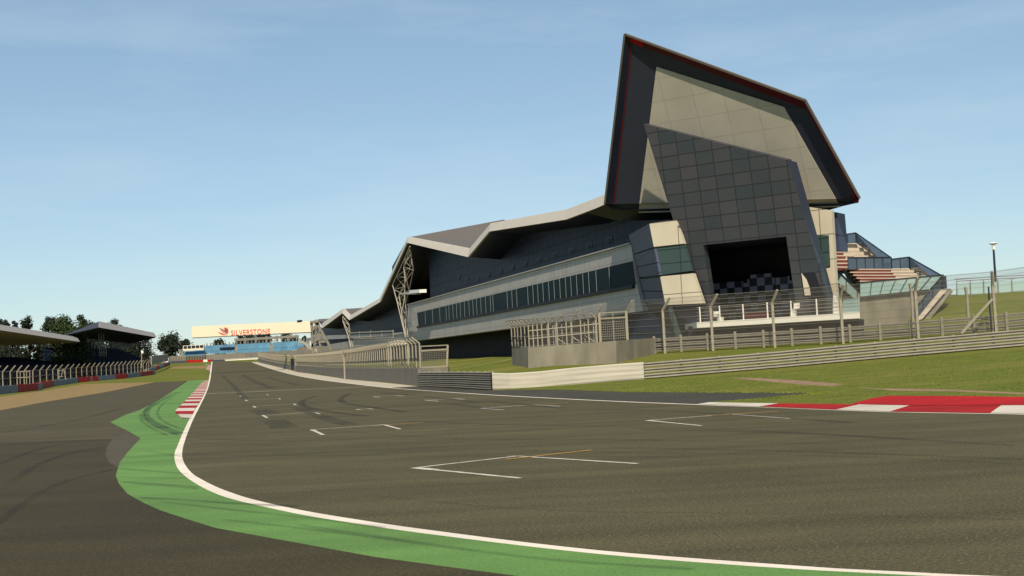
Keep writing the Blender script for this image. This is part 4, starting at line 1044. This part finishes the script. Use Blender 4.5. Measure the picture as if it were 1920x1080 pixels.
mb = MB(); mb.prism([at(1766,541,98.2), at(1782,541,98.2), at(1786,545,98), at(1738,606,94.5), at(1710,610,94.5)], (.6,1.5,0)); mb.build('stair_flight', M['concrete'], st)
mb = MB(); mb.prism([at(1764,543,97.1), at(1776,543,97.1), at(1729,598,94.3), at(1714,604,94.3)], (0,.1,0)); mb.build('stair_treads', M['step'], st)
# grass bank
mb = MB(); tx = [1745,1770,1793,1850,1920,2050,2300]; ty = [553,552,552.5,549,545,538,525]; bx = [1690,1715,1740,1820,1920,2060,2300]; byy = [612,611,610.5,606,600,592,577]
tops_ = [at(x,y,106) for x, y in zip(tx,ty)]; bots_ = [at(x,y+6,92) for x, y in zip(bx,byy)]; n = 8
tops_[0] = at(1748,553,104)
for i in range(len(tx)-1):
    for k in range(n):
        f1, f2 = k/n, (k+1)/n; s_ = lambda a, b, f: a.lerp(b, f)+Vector((0,0,.25*math.sin(math.pi*f)))
        mb.face([s_(bots_[i],tops_[i],f1), s_(bots_[i+1],tops_[i+1],f1), s_(bots_[i+1],tops_[i+1],f2), s_(bots_[i],tops_[i],f2)])
    a, b = tops_[i], tops_[i+1]; mb.face([a, b, b+Vector((4,60,0)), a+Vector((4,60,0))])
o = mb.build('grass_bank', M['grass']); tag(o, kind='structure')
gfence = thing('glass_fence', 'pale green glass fence with thin rails along the top of the grass bank', 'fence', tuple(at(1793,552,105.5)))
gt = [at(1793,527.5,105.5), at(1860,523.3,105.5), at(1930,520,105.5), at(2050,513,105.5)]; gbm = [at(1793,553.5,105.5), at(1860,549.5,105.5), at(1930,545.5,105.5), at(2050,538,105.5)]
mb = MB()
for i in range(3): mb.prism([gt[i]-Vector((0,0,.25)), gt[i+1]-Vector((0,0,.25)), gbm[i+1], gbm[i]], (0,.04,0))
mb.build('glass_panel', M['glass_pale'], gfence)
mb = MB()
for z, dy in ((.0,0),(.22,.5)):
    for a, b in zip(gt, gt[1:]): mb.bar(a+Vector((0,dy,z)), b+Vector((0,dy,z)), .07)
mb.build('handrail', M['beam'], gfence)
for px in (1793.5,1819,1844,1871,1897,1923): 
    a = at(px, 527.5-(px-1793)*.06, 105.4); b = at(px+1.2, 553-(px-1793)*.06, 105.4); mb = MB(); mb.bar(a, b, .06); mb.build('stanchion', M['beam'], gfence)
lp = thing('lamp_post', 'slim dark lamp post with a white disc head above the glass fence', 'lamp post', tuple(at(1867.5,540,112)))
mb = MB(); mb.tube(at(1868,548,112), at(1863,468,112), .13, .10, 8); mb.build('pole', M['drail'], lp)
mb = MB(); mb.tube(at(1863,468,112), at(1862.4,461,112), .15, .15, 8); mb.build('neck', M['lamp'], lp)
mb = MB(); c = at(1862.3,457,112); mb.tube(c-Vector((0,0,.12)), c+Vector((0,0,.02)), .16, .42, 14); mb.tube(c+Vector((0,0,.02)), c+Vector((0,0,.14)), .42, .16, 14); mb.build('lamp_head', M['lamp'], lp)

# ------------------------------------------------------------------ left side: barrier blocks, fence, stands
def blocks(base, hh, spec, nm):
    out = []
    for k, (x1, x2, c, lab) in enumerate(spec):
        a = base(x1); b = base(x2); t = (b-a).normalized(); nrm = Vector((-t.y, t.x, 0)); nrm = nrm if nrm.x < 0 else -nrm
        o_ = thing('barrier_block', lab, 'barrier block', tuple(a), nm)
        mb = MB(); g_ = t*.03; q = [a+g_, b-g_, b-g_+nrm*.7, a+g_+nrm*.7]; mb.prism([p+Vector((0,0,-.1)) for p in q], (0,0,hh+.1))
        mb.build('belt', M[c], o_)
        mb = MB(); q2 = [a+g_+nrm*.08, b-g_+nrm*.08, b-g_+nrm*.62, a+g_+nrm*.62]; mb.prism([p+Vector((0,0,hh)) for p in q2], (0,0,.04)); mb.build('top_belt', M['red'] if c == 'bred' else M[c], o_)  # brighter red paints sunlight onto the tops of red blocks
def b1(px): return G(px, 739.5-px*.1025)
def b2_(px): 
    pts = [(66,732.0),(82,727.2),(147,717.5),(188,714.0),(240,709.2),(292,702.2)]
    for (x1,y1),(x2,y2) in zip(pts, pts[1:]):
        if px <= x2: return G(px, y1+(y2-y1)*(px-x1)/(x2-x1))
    return G(*pts[-1])
def b3(px):
    pts = [(276,699.2),(292,694.8),(305,689.5),(319,684.5)]
    for (x1,y1),(x2,y2) in zip(pts, pts[1:]):
        if px <= x2: return G(px, y1+(y2-y1)*(px-x1)/(x2-x1))
    return G(*pts[-1])
N_ = 'belted barrier blocks along the gravel'
blocks(b1, 1.0, [(-60,-12,'bgrey','grey barrier block cut off by the left picture edge'),(-12,34,'bgrey','grey-blue barrier block at the left picture edge beside the gravel'),(34,72,'bred','dark red barrier block, first red one from the left picture edge'),(72,80,'bgrey','narrow grey barrier block closing the overlapping end of the nearest row')], N_)
blocks(b2_, .95, [(66,102,'bred','dark red barrier block starting the second row behind the overlap'),(102,147,'bgrey','longest grey-blue barrier block of the second row beside the gravel tip'),(147,170,'bred','dark red barrier block after the longest grey one'),(170,173.5,'bgrey','very narrow grey barrier block between two dark red ones'),(173.5,185,'bred','short dark red barrier block after the very narrow grey one'),(185,217,'bgrey','grey-blue barrier block beside the start of the grass'),(217,240,'bred','dark red barrier block in the middle of the grass edge'),(240,264,'bgrey','grey-blue barrier block second from the end of the second row'),(264,288,'bred','dark red barrier block near the far end of the second row'),(288,292,'bgrey','narrow grey barrier block at the far end of the second row')], N_)
blocks(b3, .95, [(276,293,'bgrey','grey-blue barrier block starting the far curved row'),(293,300,'bred','dark red barrier block of the far curved row, nearer one'),(300,308,'bgrey','grey-blue barrier block amid the far curved row'),(308,314,'bred','dark red barrier block of the far curved row, farther one'),(314,319,'bnavy','navy barrier block at the far end of the curved row')], N_)
lf_ = thing('debris_fence', 'pale cranked post fence behind the belted barrier blocks on the left', 'fence', tuple(b1(0)))
lx = [-30,-16,1.5,4,17.5,31.5,44,57,72.5,85,97,108.5,119.5,131,141,151.5,161.5,171,180.6,189.6,198,207,215.6,223.5,231,238.5,246.5,253.5,260,266,271.5,276,282,286,290,294,298,302,306,310,314]
lpm = MB().obox((0,0,1.45), (.07,0,0), (0,.07,0), (0,0,1.45)).bar((0,0,2.86), (.78,-.2,3.62), .15, .12).mesh('post', M['post'])
lpts = []
for px in lx:
    q = b1(px) if px < 72 else (b2_(px) if px < 290 else b3(px)); q = q+Vector((-.9,.25,0)); lpts.append(q); put('post', lpm, lf_, q)
netting('mesh_panel', M['mesh_l'], lpts[-9:], .2, 2.9, lf_); netting('mesh_panel', meshmat('fine_link', (.2,.18,.14), .2, .014), lpts[:-8], .2, 2.9, lf_)
mb = MB()
for z in (.9,2.0,2.9):
    for a, b in zip(lpts, lpts[1:]): mb.tube(a+Vector((0,0,z)), b+Vector((0,0,z)), .025, n=4)
mb.build('cable', M['cable'], lf_)
dense = thing('mesh_screen', 'pale dense mesh screen at the far end of the left fence', 'screen', tuple(G(300,692)))
mb = MB(); mb.prism([at(284,684,300), at(313,677,372), at(314,664,372), at(284,667.5,300)], (0,.2,0)); mb.build('screen', M['beam'], dense)
for px, y1, y2, Y in ((284,684,667,299.5),(314,677,663.5,371)): mb = MB(); mb.bar(at(px,y1,Y), at(px,y2,Y), .3); mb.build('post', M['post'], dense)
lad = thing('steel_ladder', 'small pale access ladder frame behind the left fence posts', 'ladder', tuple(G(112,722)+Vector((-2,2,0))))
mb = MB()
for a, b in (((108.5,692),(108.5,710)),((119,692),(124,712)),((109,694.5),(118,694.5)),((108,706.5),(118,706)),((118,692),(115,707))): mb.bar(at(*a,141), at(*b,141), .06)
mb.build('frame', M['post'], lad)
lad2 = thing('steel_platform', 'pale scaffold platform behind the nearest left fence posts', 'platform', tuple(G(45,735)+Vector((-2,2,0))))
mb = MB()
for a, b in (((38,695),(38,720)),((50,694),(50,720)),((56,694),(56,720)),((32,697.5),(56,696)),((32,708),(56,707.5))): mb.bar(at(*a,156), at(*b,156), .08)
mb.build('frame', M['post'], lad2)

def stand(label, rx1, rx2, topl, lowl, Y1, Y2, depth, seat_back, seat_front, ncol, roof_depth=None, fall=.1, dark=None):
    """roof edge given by its two ends; seats rise away from the track"""
    A, B = at(rx1, topl[0], Y1), at(rx2, topl[1], Y2); C_ = D = None
    t = thing('grandstand', label, 'grandstand', (A.x, A.y, T(A.y))); 
    ax = (B-A); ax.z = 0; ln = ax.length; ax.normalize(); bk_ = Vector((-ax.y, ax.x, 0)); bk_ = bk_ if bk_.x < 0 else -bk_
    PLN = Plane(A-bk_*3.2, -bk_); C_, D = PLN.hit(rx1, lowl[0]), PLN.hit(rx2+5, lowl[1]); f1 = Vector((0,0,0))
    mb = MB(); n = 24
    for i in range(n):
        a, b, c, d = A.lerp(B, i/n), A.lerp(B, (i+1)/n), C_.lerp(D, (i+1)/n), C_.lerp(D, i/n)
        mb.prism([a, b, c+f1, d+f1], bk_*.2)
    mb.build('roof_fascia', M['roofmetal'], t)
    mb = MB(); depth0 = depth; depth = roof_depth or depth; rise = Vector((0,0,-fall)); lo = Vector((0,0,.1))
    mb.face([A, B, B+bk_*depth+rise, A+bk_*depth+rise]); mb.build('roof', M['roofmetal'], t); mb = MB(); q = [C_+bk_*.3, D+bk_*.3, D+bk_*depth+rise*.6+lo, C_+bk_*depth+rise*.6+lo]; mb.face(q); mb.face([A, A+bk_*depth+rise, q[3], q[0]]); mb.face([B, q[1], q[2], B+bk_*depth+rise]); mb.face([q[3], A+bk_*depth+rise, B+bk_*depth+rise, q[2]])
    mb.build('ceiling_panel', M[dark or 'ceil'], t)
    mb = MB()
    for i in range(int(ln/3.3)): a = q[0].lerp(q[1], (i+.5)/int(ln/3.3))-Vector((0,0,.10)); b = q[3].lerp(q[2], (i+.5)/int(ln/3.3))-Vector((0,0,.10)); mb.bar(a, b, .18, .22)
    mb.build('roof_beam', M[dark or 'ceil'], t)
    depth = depth0
    # seating wedge: low at the front, high at the back
    P = lambda s, d, z: Vector((A.x, A.y, 0))+ax*(ln*s)+bk_*d+Vector((0,0,z+T(A.y+ax.y*ln*s)*.7))
    zf, zb3 = seat_front, seat_back; mb = MB(); ns = 10; rows = 12
    for i in range(ns):
        s1, s2 = i/ns, (i+1)/ns
        for r in range(rows):
            d1 = 1+(depth-3)*r/rows; d2 = 1+(depth-3)*(r+1)/rows; z1 = zf+(zb3-zf)*r/rows; z2 = zf+(zb3-zf)*(r+1)/rows
            u1, u2 = s1*ln, s2*ln
            mb.face([P(s1,d1,z1), P(s2,d1,z1), P(s2,d1,z2), P(s1,d1,z2)], [(u1,0),(u2,0),(u2,.9),(u1,.9)]); mb.face([P(s1,d1,z2), P(s2,d1,z2), P(s2,d2,z2), P(s1,d2,z2)], [(u1,.9),(u2,.9),(u2,1.8),(u1,1.8)])
        mb.face([P(s1,1,zf-2.2), P(s2,1,zf-2.2), P(s2,1,zf), P(s1,1,zf)], [(s1*ln,0),(s2*ln,0),(s2*ln,2.2),(s1*ln,2.2)])
        mb.face([P(s1,depth-2,0), P(s2,depth-2,0), P(s2,depth-2,zb3), P(s1,depth-2,zb3)], [(s1*ln,0),(s2*ln,0),(s2*ln,5),(s1*ln,5)])
    for s in (0,1): mb.face([P(s,1,zf-2.2), P(s,depth-2,0), P(s,depth-2,zb3), P(s,1,zf)], [(0,0),(5,0),(5,3),(0,1)])
    mb.build('seating', M['seatnavy'], t)
    for i in range(ncol):
        s = (i+.5)/ncol; mb = MB(); top_ = q[0].lerp(q[1], s); dc = min(depth-3, (roof_depth or depth)-1.5); top_ = Vector((P(s,dc,0).x, P(s,dc,0).y, top_.z-fall*.5)); depth = dc+3; mb.bar(P(s,depth-3,zb3-.5), top_, .28); mb.build('column', M['beam'], t); depth = depth0
    mb = MB()
    for i in range(0, ncol*2+1): s = i/(ncol*2); mb.bar(P(s,1.3,-.5), P(s,1.3,zf-.2), .18); mb.bar(P(s,1.3,-.5), P(s,4.5,zf), .14)
    mb.build('understructure', M['beam'], t)
    return t, A, B, ax, bk_, ln
s1 = stand('nearer left grandstand with long pale roof edge and navy seats', -90, 144.8, (594,631.9), (606,640.8), 168, 272, 16, 6.2, 3.6, 20)
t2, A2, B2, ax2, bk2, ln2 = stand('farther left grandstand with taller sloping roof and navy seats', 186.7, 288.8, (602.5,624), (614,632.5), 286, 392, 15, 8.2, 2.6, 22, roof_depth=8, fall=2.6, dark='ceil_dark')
mb = MB()
for a, b, w in (((184,603),(187,668),.2),((189.5,614),(191,668),.17),((194,626),(195,668),.15),((198.5,645),(199.5,668),.15),((160,612.5),(184,617.5),.18),((184,613.5),(190,613.5),.15),((184,640),(196,641),.2),((186,661),(198,661),.18)): mb.bar(at(*a,285), at(*b,285), w)
mb.build('end_frame', M['beam'], t2)
clu = thing('cctv_mast', 'thin pale camera mast in front of the farther left grandstand', 'mast', tuple(at(265.5,690,290)))
mb = MB(); mb.tube(at(265.8,690,290), at(265.5,655,290), .16, .1, 6); mb.build('pole', M['post'], clu)
mb = MB(); mb.obox(at(267.2,660,290), (.25,0,0), (0,.3,0), (0,0,.35)); mb.build('camera_head', M['lamp'], clu)

# ------------------------------------------------------------------ far end: blue stand, small box building, barriers
BY = 440
bs_ = thing('blue_grandstand', 'long open grandstand of blue seats beyond the gantry', 'grandstand', tuple(at(480,672,BY)))
def farpoly(name, m, pts, Y1, dep, parent, up=None):
    mb = MB(); P0 = Plane((0,Y1,0),(0,-1,0)); P0.u = Vector((1,0,0)); P0.v = Vector((0,0,1)); q = [at(x,y,Y1+(dep if k in (up or ()) else 0)) for k, (x, y) in enumerate(pts)]
    mb.prism(q, (0,1.5,0), P0); return mb.build(name, m, parent)
for x1, x2, yt1, yt2, yb1, yb2 in ((385,440,648.5,645,663.5,662),(445,506,645.3,642,662,659.5),(511.5,570,642,638.5,659.2,655.5)):
    farpoly('seat_block', M['seatblue'], [(x1,yb1),(x2,yb2),(x2,yt2),(x1,yt1)], BY, 9, bs_, (2,3))
for x1, x2, yt, yb in ((383,388,651,664),(440.5,445,646.5,663),(506,511.5,643.5,660),(573,579,639,656)): farpoly('stair_column', M['concrete'], [(x1,yb),(x2,yb-.3),(x2,yt-.2),(x1,yt)], BY-.6, 9.2, bs_, (2,3))
farpoly('dug_out', M['glass_up'], [(412,659),(438.5,657.5),(438.5,650.3),(412,651.8)], BY+3, 0, bs_)
farpoly('front_wall', M['concrete_d'], [(350,676),(586,668),(586,655.5),(350,666.5)], BY-1, 0, bs_)
mb = MB()
for px in range(388, 572, 7):
    y = 648.5-(px-385)*.054; mb.bar(at(px,y,BY+9), at(px,y-4.5,BY+9), .35)
for px in (460,480,500,519,540): y = 644-(px-460)*.06; mb.bar(at(px,y,BY+12), at(px,y-11,BY+12), .8)
mb.bar(at(440,637.5,BY+12), at(560,630.5,BY+12), .9); mb.build('back_frame', M['beam'], bs_)
bx_ = thing('commentary_box', 'small cream box building with a row of windows left of the blue seats', 'building', tuple(at(363,668,BY-4)))
farpoly('wall', M['sign'], [(343,658.5),(382,656),(382,646),(343,648.3)], BY-4, 0, bx_)
for i in range(5): farpoly('window', M['glass_up'], [(344.3+i*7.6,653.6-i*.45),(350.4+i*7.6,653.2-i*.45),(350.4+i*7.6,648.7-i*.45),(344.3+i*7.6,649.1-i*.45)], BY-4.2, 0, bx_)
farpoly('seat_front', M['seatblue'], [(342,668),(383,666.5),(383,656.2),(343,658.6)], BY-3.4, 4, bx_, (2,3))
farpoly('side_pier', M['concrete'], [(337.5,668),(343,667.6),(343,654),(339,655)], BY-3, 3, bx_, (2,3))
def farblock(x1, x2, yb, yt, c, lab, Y=424):
    o_ = thing('barrier_block', lab, 'barrier block', tuple(at(x1,yb,Y)), 'barrier blocks closing the far end')
    sl = -.02; farpoly('belt', M[c], [(x1+.15,yb+1),(x2-.15,yb+1+sl*(x2-x1)),(x2-.15,yt+sl*(x2-x1)),(x1+.15,yt)], Y, 0, o_); farpoly('top_belt', M[c], [(x1+.4,yt+.1),(x2-.4,yt+.1),(x2-.4,yt-.3),(x1+.4,yt-.2)], Y+.3, 0, o_)
farblock(319,335,681,677,'bnavy','left of the two navy blocks at the far end'); farblock(335,350.5,680.6,676.6,'bnavy','navy block touching the bright red one at the far end')
farblock(350.5,381,679.6,675.2,'red','longest bright red block at the far end of the track'); farblock(381,389,679,674.6,'white_slab','short white block between two red ones at the far end'); farblock(389,396.5,678.8,674.4,'red','short bright red block right of the white one at the far end')
farblock(396.5,420,678.4,674.6,'bnavy','dark navy block right of the red ones at the far end')
fw_ = thing('white_wall', 'low white wall closing the far end of the track', 'wall', tuple(at(450,676,426)))
farpoly('wall_face', M['white_slab'], [(420,677.5),(484,673.5),(484,670.6),(420,674)], 426, 0, fw_); farpoly('coping', M['white_slab'], [(420.3,674),(483.7,670.6),(483.7,670.1),(420.3,673.5)], 425.8, 0, fw_)
ff = thing('far_fence', 'pale fence panels behind the red and white blocks at the far end', 'fence', tuple(at(370,676,432)))
mb = MB()
for px in range(318, 460, 3): y = 677.5-(px-318)*.032; mb.bar(at(px,y,432), at(px,y-9.5,432), .16)
mb.build('post', M['post'], ff)
mb = MB(); q = [at(318,677.5,432.5), at(349,676.5,432.5), at(349,667,432.5), at(318,668.5,432.5)]; mb.prism(q, (0,.1,0)); mb.build('panel', M['beam'], ff)
mb = MB(); q = [at(349,676.5,432.7), at(385,675,432.7), at(385,666,432.7), at(349,667.3,432.7)]; mb.prism(q, (0,.1,0)); mb.build('dark_panel', M['runoff_dark'], ff)

# ------------------------------------------------------------------ trees
def crown_mesh(name, w, h, seed, nleaf, leaf, mt, lobes=16, wild=.5):
    rnd = random.Random(seed); mb = MB(); L_ = []
    for i in range(lobes):
        a = rnd.uniform(0, 6.283); z = rnd.uniform(.10, .90); rr = (w*.52)*(1-abs(z-.42)*.9)*rnd.uniform(.25, .95)
        L_.append((Vector((rr*math.cos(a), rr*math.sin(a), z*h)), rnd.uniform(.17, .33)*min(w, h)))
    for i in range(nleaf):
        c, r = rnd.choice(L_); d = Vector((rnd.gauss(0,1), rnd.gauss(0,1), rnd.gauss(0,1))).normalized()
        p = c+d*(r*rnd.uniform(.35, 1.0+wild*.25*rnd.random())); p.z = max(p.z, -.3)
        n = (d+Vector((rnd.uniform(-.7,.7), rnd.uniform(-.7,.7), rnd.uniform(-.4,.9)))).normalized()
        x = n.orthogonal().normalized(); y = n.cross(x); s_ = leaf*rnd.uniform(.6, 1.35)
        a = rnd.uniform(0, 6.28); x2 = x*math.cos(a)+y*math.sin(a); y2 = n.cross(x2)
        mb.face([p-x2*s_, p-y2*s_*.55, p+x2*s_, p+y2*s_*.55])
    return mb.mesh(name, mt, merge=False)
def trunk_mesh(h, ch, seed, r=.35):
    rnd = random.Random(seed); mb = MB(); mb.tube((0,0,-.5), (.15,.1,h), r, r*.65, 8); mb.tube((.15,.1,h), (.3,0,h+ch*.6), r*.65, r*.2, 6)
    for i in range(6):
        a = rnd.uniform(0,6.28); z = h+ch*rnd.uniform(.0,.4); e = Vector((math.cos(a)*ch*.32, math.sin(a)*ch*.32, z+ch*.28)); mb.tube((.2,.05,z), e, r*.35, r*.1, 5)
    return mb.mesh('trunk', M['bark'])
def tree(px, ytop, ybase, wpx, Y, label, seed, mt='leaf', sparse=False, grp='trees beyond the grandstands', tf=.22):
    top_ = at(px, ytop, Y); gz_ = T(Y) if Y < 460 else T(450); hgt = top_.z-gz_; w = wpx*Y/FP
    t = thing('tree', label, 'tree', (top_.x, Y, gz_), grp)
    nl = int(min(9000, max(1500, w*hgt*(34 if not sparse else 12)))); lf = max(.34, Y/FP*2.0)
    o = bpy.data.objects.new('crown', crown_mesh('crown', w, hgt*(1-tf), seed, nl, lf, M[mt], 30 if not sparse else 16)); col.objects.link(o); o.parent = t; o.location = (0,0,hgt*tf)
    o = bpy.data.objects.new('trunk', trunk_mesh(hgt*tf, hgt*(1-tf), seed)); col.objects.link(o); o.parent = t
    return t
tree(6, 590, 690, 26, 330, 'dark sparse tree at the left picture edge above the nearer grandstand roof', 1)
tree(29, 595, 690, 16, 335, 'small thin dark tree between two fuller ones above the nearer grandstand roof', 2, sparse=True)
tree(50, 589, 690, 26, 330, 'round dark tree second from the left edge above the nearer grandstand roof', 3)
tree(67, 611, 690, 13, 335, 'low dark bush-like tree showing just above the nearer grandstand roof', 4, sparse=True)
tree(92, 590, 690, 32, 330, 'wide dark tree left of the green one above the roof end', 5)
tree(126, 589, 690, 76, 276, 'big green tree filling the gap between the two left grandstands', 6, 'leaf2', tf=.12)
tree(158, 588, 690, 34, 430, 'dark tree with spiky top behind the left end of the farther roof', 7)
tree(212, 595, 690, 30, 440, 'dark tree rising over the middle of the farther grandstand roof', 8)
tree(248, 607, 690, 10, 440, 'tiny dark treetop poking over the farther grandstand roof', 9, sparse=True)
tree(262, 630, 690, 56, 425, 'wide dark tree seen under the right end of the farther grandstand roof', 10, tf=.1)
tree(315, 627, 690, 46, 440, 'round dark tree right of the farther grandstand', 11, tf=.12)
tree(347, 636, 690, 24, 455, 'smaller dark tree beside the cream commentary box', 12)
tree(411, 634, 690, 28, 480, 'small dark tree behind the left end of the blue seats', 13, grp='trees behind the blue seats')
tree(461, 624, 690, 46, 480, 'dark tree hidden behind the gantry lettering above the blue seats', 14, grp='trees behind the blue seats')
tree(496, 623, 690, 34, 480, 'dark tree below the right end of the gantry lettering', 15, grp='trees behind the blue seats')
tree(540, 625, 690, 36, 480, 'dark tree behind the right part of the blue seats', 16, grp='trees behind the blue seats')
tree(572, 631, 690, 14, 485, 'narrow dark tree next to the gantry support', 17, grp='trees behind the blue seats')
tree(20, 640, 690, 60, 350, 'low dark tree seen under the nearer grandstand roof at the left edge', 18, tf=.1)
tree(80, 636, 690, 50, 352, 'low dark tree seen under the middle of the nearer grandstand roof', 19, tf=.1)

tree(110, 600, 690, 44, 338, 'dark tree filling in behind the green one', 20)
tree(180, 603, 690, 36, 445, 'dark tree behind the peak of the farther grandstand roof', 21)
tree(232, 613, 690, 30, 450, 'low dark treetop along the middle of the farther grandstand roof', 22)
tree(228, 634, 690, 50, 432, 'dark tree seen through the farther grandstand between its columns', 23, tf=.1)

# ------------------------------------------------------------------ light
EL, AZ = R(42), R(.3)
sdir = Vector((math.sin(AZ)*math.cos(EL), -math.cos(AZ)*math.cos(EL), math.sin(EL)))
sd = bpy.data.lights.new('sun', 'SUN'); sd.energy = 5.0; sd.angle = R(.5); sd.color = (1.0, .90, .74)
so = bpy.data.objects.new('sun', sd); col.objects.link(so); so.rotation_euler = sdir.to_track_quat('Z', 'Y').to_euler(); so.location = (0,-50,60)
w = bpy.data.worlds.new('World'); scene.world = w; w.use_nodes = True
nt = w.node_tree; bg = nt.nodes['Background']; sky = nt.nodes.new('ShaderNodeTexSky'); sky.sky_type = 'NISHITA'; sky.sun_disc = False
sky.sun_elevation = EL; sky.sun_rotation = math.pi-AZ; sky.altitude = 0; sky.air_density = 1.0; sky.dust_density = .25; sky.ozone_density = 1.0
def wl(a, b): nt.links.new(a, b)
gm = nt.nodes.new('ShaderNodeGamma'); gm.inputs[1].default_value = .64; wl(sky.outputs[0], gm.inputs[0])
tn = nt.nodes.new('ShaderNodeMix'); tn.data_type = 'RGBA'; tn.blend_type = 'MULTIPLY'; tn.inputs[0].default_value = 1; tn.inputs[7].default_value = (1.13, 1.33, 1.45, 1); wl(gm.outputs[0], tn.inputs[6])
wtc = nt.nodes.new('ShaderNodeTexCoord'); wmp = nt.nodes.new('ShaderNodeMapping'); wmp.inputs['Scale'].default_value = (1.2, 1.0, 7.0); wl(wtc.outputs['Generated'], wmp.inputs[0])
wn = nt.nodes.new('ShaderNodeTexNoise'); wn.inputs['Scale'].default_value = 2.2; wn.inputs['Detail'].default_value = 7; wn.inputs['Roughness'].default_value = .62; wl(wmp.outputs[0], wn.inputs['Vector'])
wr = nt.nodes.new('ShaderNodeMapRange'); wr.inputs['From Min'].default_value = .46; wr.inputs['From Max'].default_value = .78; wr.inputs['To Min'].default_value = 0; wr.inputs['To Max'].default_value = .34; wl(wn.outputs[0], wr.inputs[0])
cm = nt.nodes.new('ShaderNodeMix'); cm.data_type = 'RGBA'; wl(wr.outputs[0], cm.inputs[0]); wl(tn.outputs[2], cm.inputs[6]); cm.inputs[7].default_value = (4.3, 5.2, 5.6, 1)
wl(cm.outputs[2], bg.inputs[0]); bg.inputs[1].default_value = .15
scene.view_settings.view_transform = 'Standard'; scene.view_settings.look = 'None'; scene.view_settings.exposure = 0.0; scene.view_settings.gamma = 1.0
scene.render.film_transparent = False
scene.cycles.transparent_max_bounces = 24; scene.cycles.max_bounces = 6
